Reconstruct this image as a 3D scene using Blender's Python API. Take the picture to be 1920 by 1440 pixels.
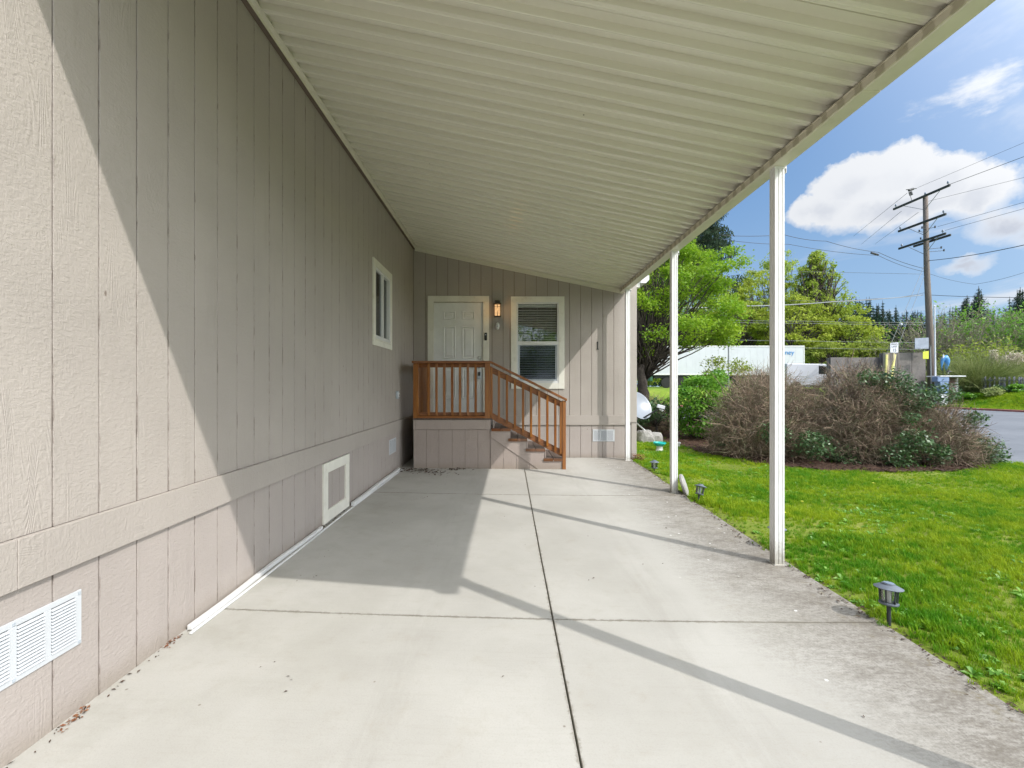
import bpy, bmesh, math, random
from mathutils import Vector, Matrix, noise as mnoise
for o in list(bpy.data.objects): bpy.data.objects.remove(o)
S = bpy.context.scene
C = S.collection
R = math.radians

# ------------------------------------------------------------------ camera, light, exposure
CAMZ = 1.33
cam_d = bpy.data.cameras.new('camera'); cam = bpy.data.objects.new('camera', cam_d); C.objects.link(cam)
cam.location = (0, 0, CAMZ); cam.rotation_euler = (R(90), 0, 0)
cam_d.sensor_width = 36; cam_d.lens = 36*868/1920
cam_d.shift_x = 8/1920; cam_d.shift_y = 4/1920
cam_d.clip_start = 0.05; cam_d.clip_end = 2000
S.camera = cam
S.render.resolution_x = 1024; S.render.resolution_y = 768
S.view_settings.view_transform = 'Standard'; S.view_settings.look = 'None'
S.view_settings.gamma = 1; S.view_settings.use_curve_mapping = False
S.view_settings.exposure = 0.72
SUNV = Vector((1, -.785, 1.233)).normalized()
sd = bpy.data.lights.new('sun', 'SUN'); so = bpy.data.objects.new('sun', sd); C.objects.link(so)
sd.energy = 2.2; sd.angle = R(.55); sd.color = (1, .965, .925)
so.rotation_euler = (-SUNV).to_track_quat('-Z', 'Y').to_euler(); so.location = (20, -20, 30)

W = bpy.data.worlds.new('World'); S.world = W; W.use_nodes = True
wn = W.node_tree; wn.nodes.clear()
def N(nt, t, **k):
    n = nt.nodes.new(t)
    for a, b in k.items(): setattr(n, a, b)
    return n
def L(nt, a, b): nt.links.new(a, b)
def mth(nt, op, a, b=None, c=None, clamp=False):
    n = N(nt, 'ShaderNodeMath', operation=op, use_clamp=clamp)
    for i, v in enumerate((a, b, c)):
        if v is None: continue
        if isinstance(v, (int, float)): n.inputs[i].default_value = v
        else: L(nt, v, n.inputs[i])
    return n.outputs[0]
def vmth(nt, op, a, b=None):
    n = N(nt, 'ShaderNodeVectorMath', operation=op)
    for i, v in enumerate((a, b)):
        if v is None: continue
        if isinstance(v, (tuple, list)): n.inputs[i].default_value = v
        else: L(nt, v, n.inputs[i])
    return n.outputs['Value'] if op in ('LENGTH', 'DOT_PRODUCT') else n.outputs[0]
def ramp(nt, f, stops, interp='LINEAR'):
    n = N(nt, 'ShaderNodeValToRGB'); n.color_ramp.interpolation = interp
    e = n.color_ramp.elements
    e[0].position = stops[0][0]; e[0].color = (*stops[0][1], 1)
    e[1].position = stops[-1][0]; e[1].color = (*stops[-1][1], 1)
    for p, c in stops[1:-1]:
        q = e.new(p); q.color = (*c, 1)
    L(nt, f, n.inputs[0]); return n.outputs[0]
def mapr(nt, v, a, b, c=0, d=1, smooth=True):
    n = N(nt, 'ShaderNodeMapRange'); n.interpolation_type = 'SMOOTHSTEP' if smooth else 'LINEAR'
    L(nt, v, n.inputs[0])
    for i, x in enumerate((a, b, c, d)): n.inputs[i+1].default_value = x
    return n.outputs[0]
def mixc(nt, f, a, b, mode='MIX'):
    n = N(nt, 'ShaderNodeMix', data_type='RGBA', blend_type=mode)
    for i, v in ((0, f), (6, a), (7, b)):
        if isinstance(v, (int, float)): n.inputs[i].default_value = v
        elif isinstance(v, (tuple, list)): n.inputs[i].default_value = (*v[:3], 1)
        else: L(nt, v, n.inputs[i])
    return n.outputs[2]
def noi(nt, vec, scale, detail=4, rough=.5, dist=0):
    n = N(nt, 'ShaderNodeTexNoise'); L(nt, vec, n.inputs['Vector'])
    n.inputs['Scale'].default_value = scale; n.inputs['Detail'].default_value = detail
    n.inputs['Roughness'].default_value = rough; n.inputs['Distortion'].default_value = dist
    return n.outputs[0]
def mapping(nt, vec, scale=(1, 1, 1), loc=(0, 0, 0), rot=(0, 0, 0)):
    n = N(nt, 'ShaderNodeMapping'); L(nt, vec, n.inputs[0])
    n.inputs['Scale'].default_value = scale; n.inputs['Location'].default_value = loc; n.inputs['Rotation'].default_value = rot
    return n.outputs[0]

def build_sky():
    sky = N(wn, 'ShaderNodeTexSky', sky_type='NISHITA', sun_disc=False)
    sky.sun_elevation = math.asin(SUNV.z); sky.sun_rotation = math.atan2(SUNV.x, SUNV.y)
    sky.air_density = 1.0; sky.dust_density = .6; sky.ozone_density = 2.2
    tc = N(wn, 'ShaderNodeTexCoord'); d = tc.outputs['Generated']
    def pdir(px, py): return Vector((px-952, 868, 724-py)).normalized()
    nz = N(wn, 'ShaderNodeTexNoise'); L(wn, d, nz.inputs['Vector']); nz.inputs['Scale'].default_value = 14; nz.inputs['Detail'].default_value = 7; nz.inputs['Roughness'].default_value = .58
    off = vmth(wn, 'SUBTRACT', nz.outputs['Color'], (.5, .5, .5))
    offn = N(wn, 'ShaderNodeVectorMath', operation='SCALE'); L(wn, off, offn.inputs[0]); offn.inputs[3].default_value = .055
    dw = vmth(wn, 'ADD', d, offn.outputs[0])
    # cumulus lobes: (px, py, horizontal radius px, vertical radius px) as directions from the place
    lobes = [(1545, 392, 62, 38), (1600, 345, 75, 55), (1680, 330, 85, 62), (1760, 345, 85, 66), (1830, 372, 68, 62), (1885, 425, 70, 44),
             (1700, 390, 170, 40), (1960, 440, 90, 40), (1805, 502, 46, 17), (1800, 492, 24, 15)]
    cur = None
    for px, py, rx, ry in lobes:
        c = pdir(px, py); k = 1/868*c.y**1.5
        v = vmth(wn, 'SUBTRACT', dw, tuple(c))
        v = vmth(wn, 'MULTIPLY', v, (1/(rx*k), 1/(rx*k*1.2), 1/(ry*k)))
        m = mth(wn, 'SUBTRACT', 1, vmth(wn, 'LENGTH', v))
        cur = m if cur is None else mth(wn, 'MAXIMUM', cur, m)
    sepd = N(wn, 'ShaderNodeSeparateXYZ'); L(wn, d, sepd.inputs[0])
    fine = noi(wn, d, 45, 6, .6)
    cm = mth(wn, 'ADD', cur, mth(wn, 'MULTIPLY', mth(wn, 'SUBTRACT', fine, .5), .5))
    wide = mapr(wn, sepd.outputs[2], .20, .31, .85, .20)
    cmask = mth(wn, 'POWER', mth(wn, 'DIVIDE', mth(wn, 'ADD', cm, .04), wide, clamp=True), .8)
    # general thin cloud over the rest of the sky, projected on a cloud plane
    dz = mth(wn, 'ADD', mth(wn, 'MAXIMUM', sepd.outputs[2], 0), .12)
    cmb = N(wn, 'ShaderNodeCombineXYZ'); L(wn, mth(wn, 'DIVIDE', sepd.outputs[0], dz), cmb.inputs[0]); L(wn, mth(wn, 'DIVIDE', sepd.outputs[1], dz), cmb.inputs[1])
    g = noi(wn, mapping(wn, cmb.outputs[0], (1, .62, 1), (7.4, 4.1, 0)), 1.15, 8, .6, .4)
    gm = mth(wn, 'MULTIPLY', mapr(wn, g, .55, .74), .7)
    # wispy streak near the top right
    c = pdir(1815, 175); k = 1/868*c.y**1.5
    v = vmth(wn, 'MULTIPLY', vmth(wn, 'SUBTRACT', dw, tuple(c)), (1/(170*k), 1/(190*k), 1/(62*k)))
    wsp = mth(wn, 'SUBTRACT', 1, vmth(wn, 'LENGTH', v))
    wn2 = noi(wn, mapping(wn, d, (1, 1, 2.6)), 13, 7, .62)
    wm = mth(wn, 'MULTIPLY', mapr(wn, mth(wn, 'ADD', wsp, mth(wn, 'MULTIPLY', mth(wn, 'SUBTRACT', wn2, .55), 2.6)), .25, 1.1), .85)
    mask = mth(wn, 'MAXIMUM', mth(wn, 'MAXIMUM', cmask, wm), gm)
    shade = noi(wn, mapping(wn, d, (1, 1, 1.8)), 12, 4, .5)
    core = mapr(wn, cm, .25, .85)
    sh = mth(wn, 'MULTIPLY', core, mapr(wn, shade, .35, .65))
    low = mapr(wn, sepd.outputs[2], .21, .35, 1, 0)
    ccol = mixc(wn, mth(wn, 'MULTIPLY', core, mth(wn, 'ADD', mth(wn, 'MULTIPLY', low, .75), mth(wn, 'MULTIPLY', sh, .25)), clamp=True), (5.0, 5.15, 5.4), (3.0, 3.3, 3.95))
    grad = mixc(wn, mapr(wn, sepd.outputs[2], 0, .62), (2.15, 3.35, 4.9), (.55, 1.6, 3.7))
    base = mixc(wn, .82, sky.outputs[0], grad)
    # extra white glow added to sun-side sky and clouds to lift fill light
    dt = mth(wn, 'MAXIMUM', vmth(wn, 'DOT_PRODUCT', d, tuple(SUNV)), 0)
    fill_glow = mth(wn, 'POWER', dt, 2.8)
    gs = N(wn, 'ShaderNodeVectorMath', operation='SCALE'); gs.inputs[0].default_value = (25, 24.6, 23.4); L(wn, fill_glow, gs.inputs[3])
    gs2 = N(wn, 'ShaderNodeVectorMath', operation='SCALE'); gs2.inputs[0].default_value = (20, 19.8, 19); L(wn, fill_glow, gs2.inputs[3])
    mask = mth(wn, 'MULTIPLY', mask, mapr(wn, sepd.outputs[2], .0, .06))
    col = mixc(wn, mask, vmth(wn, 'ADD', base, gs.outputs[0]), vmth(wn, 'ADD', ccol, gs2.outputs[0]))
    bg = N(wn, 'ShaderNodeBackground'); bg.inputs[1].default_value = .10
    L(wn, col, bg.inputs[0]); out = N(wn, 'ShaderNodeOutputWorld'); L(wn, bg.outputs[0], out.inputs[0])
build_sky()

# ------------------------------------------------------------------ materials
def newmat(name):
    m = bpy.data.materials.new(name); m.use_nodes = True; nt = m.node_tree; nt.nodes.clear()
    out = N(nt, 'ShaderNodeOutputMaterial'); p = N(nt, 'ShaderNodeBsdfPrincipled'); L(nt, p.outputs[0], out.inputs[0])
    return m, nt, p, out
def setc(nt, p, key, v):
    if isinstance(v, (int, float)): p.inputs[key].default_value = v
    elif isinstance(v, (tuple, list)): p.inputs[key].default_value = (*v[:3], 1)
    else: L(nt, v, p.inputs[key])
def bump(nt, p, h, strength=.4, dist=.01):
    b = N(nt, 'ShaderNodeBump'); b.inputs['Strength'].default_value = strength; b.inputs['Distance'].default_value = dist
    L(nt, h, b.inputs['Height']); L(nt, b.outputs[0], p.inputs['Normal'])
def wpos(nt):
    return N(nt, 'ShaderNodeNewGeometry').outputs['Position']
def plain(name, col, rough=.5, var=.08, scale=6, metal=0, spec=.5, bmp=0, bscale=60, dirt=None):
    m, nt, p, out = newmat(name); P = wpos(nt)
    n = noi(nt, P, scale, 5, .6)
    c1 = tuple(x*(1-var) for x in col); c2 = tuple(min(1, x*(1+var)) for x in col)
    c = mixc(nt, mapr(nt, n, .3, .7), c1, c2)
    if dirt:
        dn = noi(nt, P, dirt[1], 7, .7); c = mixc(nt, mth(nt, 'MULTIPLY', mapr(nt, dn, .52, .75), dirt[2]), c, dirt[0])
    setc(nt, p, 'Base Color', c); p.inputs['Roughness'].default_value = rough; p.inputs['Metallic'].default_value = metal
    p.inputs['Specular IOR Level'].default_value = spec
    if bmp: bump(nt, p, noi(nt, P, bscale, 4, .6), bmp, .004)
    return m
def siding_mat(name, col, horiz=False, seams=True):
    m, nt, p, out = newmat(name); P = wpos(nt)
    # embossed cedar grain: long along the board
    sc = (1, 1, .10) if not horiz else (.10, .10, 1)
    Pm = mapping(nt, P, sc)
    warp = noi(nt, mapping(nt, P, tuple(x*1.6 for x in sc)), 3.2, 2, .5)
    w = mth(nt, 'ADD', mth(nt, 'MULTIPLY', warp, 9.0), 0)
    sn = mth(nt, 'SINE', mth(nt, 'MULTIPLY', w, 40))
    fine = noi(nt, mapping(nt, P, (1, 1, .3) if not horiz else (.3, .3, 1)), 115, 3, .7)
    rip = noi(nt, mapping(nt, P, (1, 1, 2.2) if not horiz else (2.2, 2.2, 1)), 34, 3, .6, .6)
    patch = mapr(nt, noi(nt, mapping(nt, P, (1, 1, .35)), 4.5, 2, .5), .50, .62)
    h = mth(nt, 'ADD', mth(nt, 'MULTIPLY', mth(nt, 'MULTIPLY', sn, .22), patch), mth(nt, 'ADD', mth(nt, 'MULTIPLY', fine, .9), mth(nt, 'MULTIPLY', rip, 1.5)))
    big = noi(nt, P, 1.1, 4, .6)
    c = mixc(nt, mapr(nt, big, .3, .7), tuple(x*.95 for x in col), tuple(x*1.05 for x in col))
    tiny = noi(nt, mapping(nt, P, (1, 1, .25)), 9, 6, .75)
    c = mixc(nt, mth(nt, 'MULTIPLY', mapr(nt, tiny, .60, .78), .30), c, tuple(x*.62 for x in col))
    # sparse dark nicks
    vo = N(nt, 'ShaderNodeTexVoronoi'); L(nt, mapping(nt, P, (1, 1, .5)), vo.inputs['Vector']); vo.inputs['Scale'].default_value = 3.2
    c = mixc(nt, mth(nt, 'MULTIPLY', mapr(nt, vo.outputs['Distance'], .012, .026, 1, 0), .65), c, (.12, .08, .06))
    # splash dirt near the slab
    sz = N(nt, 'ShaderNodeSeparateXYZ'); L(nt, P, sz.inputs[0])
    gd = mth(nt, 'MULTIPLY', mapr(nt, mth(nt, 'ADD', sz.outputs[2], mth(nt, 'MULTIPLY', noi(nt, P, 8, 5, .6), -.12)), -.07, .08, 1, 0), .45)
    c = mixc(nt, gd, c, (.24, .20, .15))
    # dark grime specks collected along the vertical grooves
    fr = mth(nt, 'FRACT', mth(nt, 'DIVIDE', mth(nt, 'SUBTRACT', sz.outputs[1], 1.791), .2032))
    ed_ = mth(nt, 'MINIMUM', fr, mth(nt, 'SUBTRACT', 1, fr))
    gn = noi(nt, mapping(nt, P, (1, 1, .22)), 30, 5, .75); gn2 = noi(nt, P, 3, 3, .6)
    if seams and not horiz: c = mixc(nt, mth(nt, 'MULTIPLY', mth(nt, 'MULTIPLY', mapr(nt, ed_, .015, .05, 1, 0), mapr(nt, mth(nt, 'ADD', mth(nt, 'MULTIPLY', gn, .7), mth(nt, 'MULTIPLY', gn2, .3)), .50, .60)), .55), c, (.13, .10, .08))
    st_ = noi(nt, mapping(nt, P, (1, 1, .05)), 14, 5, .7)
    c = mixc(nt, mth(nt, 'MULTIPLY', mapr(nt, st_, .56, .75), .16), c, (.24, .21, .16))
    setc(nt, p, 'Base Color', c); p.inputs['Roughness'].default_value = .62; p.inputs['Specular IOR Level'].default_value = .35
    bump(nt, p, h, .6, .0042)
    return m
TAN = (.390, .350, .314)
M = {}
M['siding'] = siding_mat('siding_paint', TAN)
M['belt'] = siding_mat('belt_paint', tuple(x*.985 for x in TAN), True)
M['skirt'] = siding_mat('skirt_paint', (.382, .338, .309))
M['porch_tan'] = siding_mat('porch_paint', (.36, .30, .268), seams=False)
M['groove'] = plain('groove_paint', (.13, .10, .08), .8)
M['trim'] = plain('trim_paint', (.74, .72, .64), .5, .05, 4, bmp=.25, bscale=40, dirt=((.45, .40, .32), 14, .35))
M['white'] = plain('white_vinyl', (.68, .68, .67), .35, .03, 5, dirt=((.55, .53, .48), 9, .18))
def post_mat():
    m, nt, p, out = newmat('post_paint'); P = wpos(nt)
    c = mixc(nt, mapr(nt, noi(nt, P, 5, 5), .3, .7), (.76, .76, .75), (.81, .81, .80))
    c = mixc(nt, mth(nt, 'MULTIPLY', mapr(nt, noi(nt, mapping(nt, P, (1, 1, .12)), 60, 6, .7), .52, .72), .35), c, (.47, .45, .40))
    z = N(nt, 'ShaderNodeSeparateXYZ'); L(nt, P, z.inputs[0])
    g = mapr(nt, mth(nt, 'ADD', z.outputs[2], mth(nt, 'MULTIPLY', noi(nt, P, 30, 5, .7), .30)), .06, .32, 1, 0)
    c = mixc(nt, mth(nt, 'MULTIPLY', g, .65), c, (.22, .19, .12))
    setc(nt, p, 'Base Color', c); p.inputs['Roughness'].default_value = .38
    return m
M['post'] = post_mat()
M['door'] = plain('door_paint', (.74, .75, .74), .45, .04, 4, dirt=((.50, .48, .42), 12, .2))
M['vent'] = plain('vent_metal', (.52, .54, .56), .4, .02)
M['dark'] = plain('dark_void', (.012, .012, .014), .7)
M['black'] = plain('black_plastic', (.015, .015, .016), .35)
M['bronze'] = plain('black_metal', (.02, .018, .016), .4)
M['steel'] = plain('brushed_steel', (.55, .54, .52), .3, .05, 20, metal=1)
M['greyplastic'] = plain('grey_plastic', (.42, .46, .50), .4)
M['cable'] = plain('cable_black', (.05, .05, .055), .6)
M['cablegrey'] = plain('cable_grey', (.24, .25, .26), .5)
M['blind'] = plain('blind_vinyl', (.86, .86, .84), .45)

def roof_mat():
    m, nt, p, out = newmat('awning_enamel'); P = wpos(nt)
    n = noi(nt, mapping(nt, P, (.25, 3, 1)), 2.2, 5, .6)
    c = mixc(nt, mapr(nt, n, .3, .7), (.69, .665, .565), (.73, .705, .605))
    sx = N(nt, 'ShaderNodeSeparateXYZ'); L(nt, P, sx.inputs[0])
    st = noi(nt, mapping(nt, P, (.5, 6, 1)), 5, 6, .7)
    e = mth(nt, 'MULTIPLY', mth(nt, 'MULTIPLY', mapr(nt, sx.outputs[0], 1.75, 2.1), mapr(nt, st, .35, .65)), .30)
    c = mixc(nt, e, c, (.30, .26, .20))
    sp = N(nt, 'ShaderNodeTexVoronoi'); L(nt, P, sp.inputs['Vector']); sp.inputs['Scale'].default_value = 2.6
    c = mixc(nt, mapr(nt, sp.outputs['Distance'], .01, .022, .7, 0), c, (.10, .08, .05))
    setc(nt, p, 'Base Color', c); p.inputs['Roughness'].default_value = .24
    bump(nt, p, noi(nt, mapping(nt, P, (.4, 2, 1)), 7, 3, .5), .12, .006)
    return m
M['roof'] = roof_mat()
def lip_mat():
    m, nt, p, out = newmat('beam_lip_mildew'); P = wpos(nt)
    sx = N(nt, 'ShaderNodeSeparateXYZ'); L(nt, P, sx.inputs[0])
    w = mth(nt, 'SINE', mth(nt, 'MULTIPLY', sx.outputs[1], 2*math.pi/.1504))
    n = noi(nt, P, 16, 6, .7)
    f = mapr(nt, mth(nt, 'ADD', w, mth(nt, 'MULTIPLY', mth(nt, 'SUBTRACT', n, .5), 3)), -.1, .5)
    c = mixc(nt, mth(nt, 'MULTIPLY', f, .45), (.62, .58, .46), (.24, .21, .12))
    setc(nt, p, 'Base Color', c); p.inputs['Roughness'].default_value = .6
    return m
M['lip'] = lip_mat()
M['beam'] = plain('beam_enamel', (.70, .675, .57), .4, .05, 3, dirt=((.42, .38, .28), 7, .3))

def wood_mat(name, c1, c2, axis='z', rough=.45, dark=.5):
    m, nt, p, out = newmat(name); P = wpos(nt)
    oi = N(nt, 'ShaderNodeObjectInfo')
    sc = {'z': (1, 1, .06), 'x': (.06, 1, 1), 'y': (1, .06, 1)}[axis]
    Pv = vmth(nt, 'ADD', P, oi.outputs['Location'])
    g = noi(nt, mapping(nt, Pv, sc), 34, 6, .65, .5)
    c = mixc(nt, mapr(nt, g, .28, .72), c1, c2)
    b = noi(nt, mapping(nt, Pv, tuple(x*1.5 for x in sc)), 4, 3, .6)
    c = mixc(nt, mth(nt, 'MULTIPLY', mapr(nt, b, .5, .75), dark), c, tuple(x*.45 for x in c1))
    kn = N(nt, 'ShaderNodeTexVoronoi'); L(nt, mapping(nt, Pv, tuple(max(x, .3) for x in sc)), kn.inputs['Vector']); kn.inputs['Scale'].default_value = 7
    c = mixc(nt, mapr(nt, kn.outputs['Distance'], .04, .10, .7, 0), c, (.05, .015, .006))
    bw = N(nt, 'ShaderNodeBrightContrast'); L(nt, c, bw.inputs[0])
    L(nt, mth(nt, 'MULTIPLY', mth(nt, 'SUBTRACT', oi.outputs['Random'], .5), .04), bw.inputs[1])
    setc(nt, p, 'Base Color', bw.outputs[0]); p.inputs['Roughness'].default_value = rough
    bump(nt, p, g, .35, .002)
    return m
M['cedar'] = wood_mat('stained_cedar', (.18, .058, .010), (.33, .128, .022))
M['cedarx'] = wood_mat('stained_cedar_rail', (.16, .050, .010), (.29, .105, .020), 'x')
M['cedary'] = wood_mat('stained_cedar_side', (.16, .050, .010), (.28, .100, .019), 'y')
M['tread'] = wood_mat('weathered_tread', (.052, .036, .028), (.13, .092, .072), 'y', .5, .6)
M['tread_end'] = wood_mat('tread_edge', (.09, .035, .014), (.20, .085, .035), 'x', .5, .6)

def concrete_mat():
    m, nt, p, out = newmat('concrete'); P = wpos(nt)
    n1 = noi(nt, P, .9, 5, .6); n2 = noi(nt, P, 7, 6, .65); n3 = noi(nt, P, 140, 3, .7)
    c = mixc(nt, mapr(nt, n1, .3, .7), (.385, .372, .338), (.455, .442, .405))
    br = noi(nt, mapping(nt, P, (.5, 9, 1)), 6, 6, .7)
    c = mixc(nt, mth(nt, 'MULTIPLY', mapr(nt, br, .50, .75), .22), c, (.33, .31, .26))
    c = mixc(nt, mth(nt, 'MULTIPLY', mapr(nt, n2, .52, .78), .35), c, (.34, .31, .25))
    c = mixc(nt, mth(nt, 'MULTIPLY', mapr(nt, n3, .45, .75), .28), c, (.30, .28, .24))
    sx = N(nt, 'ShaderNodeSeparateXYZ'); L(nt, P, sx.inputs[0])
    # lichen and moss crust along the lawn edge
    e = mapr(nt, mth(nt, 'ADD', sx.outputs[0], mth(nt, 'MULTIPLY', mth(nt, 'SUBTRACT', n1, .5), .9)), 1.15, 2.25)
    q = noi(nt, mapping(nt, P, (1, 2.2, 1)), 6, 8, .78); q2 = noi(nt, P, 48, 5, .75)
    f = mth(nt, 'MULTIPLY', e, mapr(nt, mth(nt, 'ADD', mth(nt, 'MULTIPLY', q, .65), mth(nt, 'MULTIPLY', q2, .35)), .40, .62), clamp=True)
    c = mixc(nt, mth(nt, 'MULTIPLY', f, .92), c, (.105, .092, .072))
    gr = noi(nt, P, 95, 4, .7); gq = noi(nt, mapping(nt, P, (1, 2.4, 1)), 22, 5, .7)
    c = mixc(nt, mth(nt, 'MULTIPLY', mth(nt, 'MULTIPLY', e, mapr(nt, mth(nt, 'ADD', mth(nt, 'MULTIPLY', gr, .5), mth(nt, 'MULTIPLY', gq, .5)), .47, .58)), .75), c, (.11, .10, .085))
    pk = mth(nt, 'MULTIPLY', e, .50); c = mixc(nt, pk, c, (.205, .18, .148))
    mo = mth(nt, 'MULTIPLY', mapr(nt, sx.outputs[0], 1.95, 2.22), mapr(nt, noi(nt, P, 11, 6, .7), .52, .66))
    c = mixc(nt, mth(nt, 'MULTIPLY', mo, .6), c, (.13, .10, .03))
    # pale lichen spots
    vo = N(nt, 'ShaderNodeTexVoronoi'); L(nt, vmth(nt, 'ADD', P, (5, 3, 0)), vo.inputs['Vector']); vo.inputs['Scale'].default_value = 11
    vc = N(nt, 'ShaderNodeSeparateColor'); L(nt, vo.outputs['Color'], vc.inputs[0])
    sp = mth(nt, 'MULTIPLY', mth(nt, 'MULTIPLY', mapr(nt, vo.outputs['Distance'], .08, .13, 1, 0), mapr(nt, vc.outputs[0], .80, .82)), mapr(nt, sx.outputs[0], 1.1, 1.7))
    c = mixc(nt, mth(nt, 'MULTIPLY', sp, .9), c, (.72, .72, .70))
    # small stains and specks
    v2 = N(nt, 'ShaderNodeTexVoronoi'); L(nt, P, v2.inputs['Vector']); v2.inputs['Scale'].default_value = 5.5
    c = mixc(nt, mapr(nt, v2.outputs['Distance'], .02, .045, .6, 0), c, (.12, .09, .06))
    # water stain near the house wall
    ws = mth(nt, 'MULTIPLY', mapr(nt, sx.outputs[0], -1.7, -.6, 1, 0), mapr(nt, noi(nt, P, 2.6, 6, .65), .45, .65))
    c = mixc(nt, mth(nt, 'MULTIPLY', ws, .30), c, (.28, .27, .22))
    # dirt in and beside the joints, hairline cracks, faint tyre and water stains
    jx = mth(nt, 'ABSOLUTE', mth(nt, 'SUBTRACT', sx.outputs[0], .27))
    jf = mth(nt, 'FRACT', mth(nt, 'DIVIDE', mth(nt, 'ADD', sx.outputs[1], .28), 3.05)); jy = mth(nt, 'MULTIPLY', mth(nt, 'MINIMUM', jf, mth(nt, 'SUBTRACT', 1, jf)), 3.05)
    jd = mth(nt, 'MINIMUM', jx, jy); jn = noi(nt, P, 24, 6, .8)
    c = mixc(nt, mth(nt, 'MULTIPLY', mapr(nt, mth(nt, 'ADD', jd, mth(nt, 'MULTIPLY', mth(nt, 'SUBTRACT', jn, .5), .07)), .002, .018, 1, 0), .6), c, (.19, .17, .13))
    ty = mth(nt, 'MULTIPLY', mth(nt, 'MAXIMUM', mapr(nt, mth(nt, 'ABSOLUTE', mth(nt, 'SUBTRACT', sx.outputs[0], -.55)), .05, .24, 1, 0), mapr(nt, mth(nt, 'ABSOLUTE', mth(nt, 'SUBTRACT', sx.outputs[0], 1.0)), .05, .24, 1, 0)), mapr(nt, noi(nt, mapping(nt, P, (3, .35, 1)), 2, 6, .7), .42, .66))
    c = mixc(nt, mth(nt, 'MULTIPLY', ty, .20), c, (.25, .235, .20))
    lg = noi(nt, mapping(nt, P, (1, .8, 1), (4, 0, 0)), .75, 6, .62); c = mixc(nt, mth(nt, 'MULTIPLY', mapr(nt, lg, .48, .66), .22), c, (.30, .285, .24))
    setc(nt, p, 'Base Color', c); p.inputs['Roughness'].default_value = .85; p.inputs['Specular IOR Level'].default_value = .25
    bump(nt, p, mth(nt, 'ADD', mth(nt, 'MULTIPLY', n3, 1), mth(nt, 'MULTIPLY', br, .6)), .35, .003)
    return m
M['concrete'] = concrete_mat()
M['joint'] = plain('joint_dirt', (.055, .05, .03), .95, .4, 30)

def ground_mat(name, stops, scale=3, bmp=.5, rough=.95):
    m, nt, p, out = newmat(name); P = wpos(nt)
    a = noi(nt, P, scale, 8, .65); b = noi(nt, P, scale*11, 5, .7)
    v = mth(nt, 'ADD', mth(nt, 'MULTIPLY', a, .6), mth(nt, 'MULTIPLY', b, .4))
    c = ramp(nt, mapr(nt, v, .3, .7, smooth=False), stops)
    setc(nt, p, 'Base Color', c); p.inputs['Roughness'].default_value = rough; p.inputs['Specular IOR Level'].default_value = .2
    bump(nt, p, b, bmp, .03)
    return m
M['soil'] = ground_mat('lawn_thatch', [(0, (.09, .12, .015)), (.5, (.15, .20, .025)), (1, (.26, .25, .06))], 2)
M['verge'] = ground_mat('verge_grass', [(0, (.09, .15, .015)), (.5, (.17, .26, .025)), (1, (.30, .33, .06))], .8)
M['mulch'] = ground_mat('bark_mulch', [(0, (.028, .016, .011)), (.5, (.075, .042, .028)), (1, (.15, .09, .06))], 9, 1)
M['asphalt'] = ground_mat('asphalt', [(0, (.13, .14, .155)), (.5, (.165, .175, .19)), (1, (.20, .21, .225))], .35, .25)
M['kerb'] = plain('red_kerb_paint', (.36, .13, .10), .8, .2, 3, dirt=((.18, .12, .10), 4, .5))
M['wallc'] = ground_mat('stained_concrete_wall', [(0, (.10, .09, .085)), (.5, (.17, .155, .145)), (1, (.24, .22, .20))], 1.2, .3)

def leaf_mat(name, ca, cb, rough=.5, trans=.45, spec=.4, scale=2.5):
    m, nt, p, out = newmat(name); P = wpos(nt)
    n = noi(nt, P, scale, 3, .6); n2 = noi(nt, P, scale*9, 2, .6)
    c = mixc(nt, mapr(nt, mth(nt, 'ADD', mth(nt, 'MULTIPLY', n, .5), mth(nt, 'MULTIPLY', n2, .5)), .36, .64), ca, cb)
    setc(nt, p, 'Base Color', c); p.inputs['Roughness'].default_value = rough; p.inputs['Specular IOR Level'].default_value = spec
    t = N(nt, 'ShaderNodeBsdfTranslucent'); L(nt, c, t.inputs[0])
    mx = N(nt, 'ShaderNodeMixShader'); mx.inputs[0].default_value = trans
    L(nt, p.outputs[0], mx.inputs[1]); L(nt, t.outputs[0], mx.inputs[2]); L(nt, mx.outputs[0], out.inputs[0])
    return m
M['blade'] = leaf_mat('grass_blade', (.085, .26, .010), (.33, .43, .020), .55, .4, .15, .9)
M['maple'] = leaf_mat('maple_leaf', (.16, .33, .015), (.34, .48, .035), .5, .45, .35, 1.2)
M['bushleaf'] = leaf_mat('bush_leaf', (.10, .28, .025), (.24, .45, .045), .45, .4, .5, 2)
M['holly'] = leaf_mat('holly_leaf', (.035, .085, .03), (.12, .21, .075), .42, .2, .5, 5)
M['willow'] = leaf_mat('willow_leaf', (.24, .33, .03), (.46, .52, .07), .6, .4, .3, .3)
M['poplar'] = leaf_mat('poplar_leaf', (.22, .33, .035), (.46, .54, .09), .6, .4, .3, .3)
M['conifer'] = leaf_mat('conifer_needles', (.020, .052, .034), (.055, .105, .062), .7, .1, .2, .12)  # needle colour lifted a little to suggest distance haze
M['spruce'] = leaf_mat('spruce_needles', (.03, .06, .03), (.06, .10, .05), .7, .1, .2, 1)
M['yellowleaf'] = leaf_mat('yellow_green_leaf', (.20, .27, .035), (.36, .42, .07), .6, .4, .3, 2)
M['redleaf'] = leaf_mat('reddish_leaf', (.20, .075, .04), (.38, .19, .10), .6, .3, .3, 4)
M['deadleaf'] = plain('dead_leaf', (.06, .035, .022), .9, .4, 30)
M['pampas'] = leaf_mat('pampas_blade', (.20, .29, .07), (.52, .54, .24), .6, .35, .3, 1)
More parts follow.
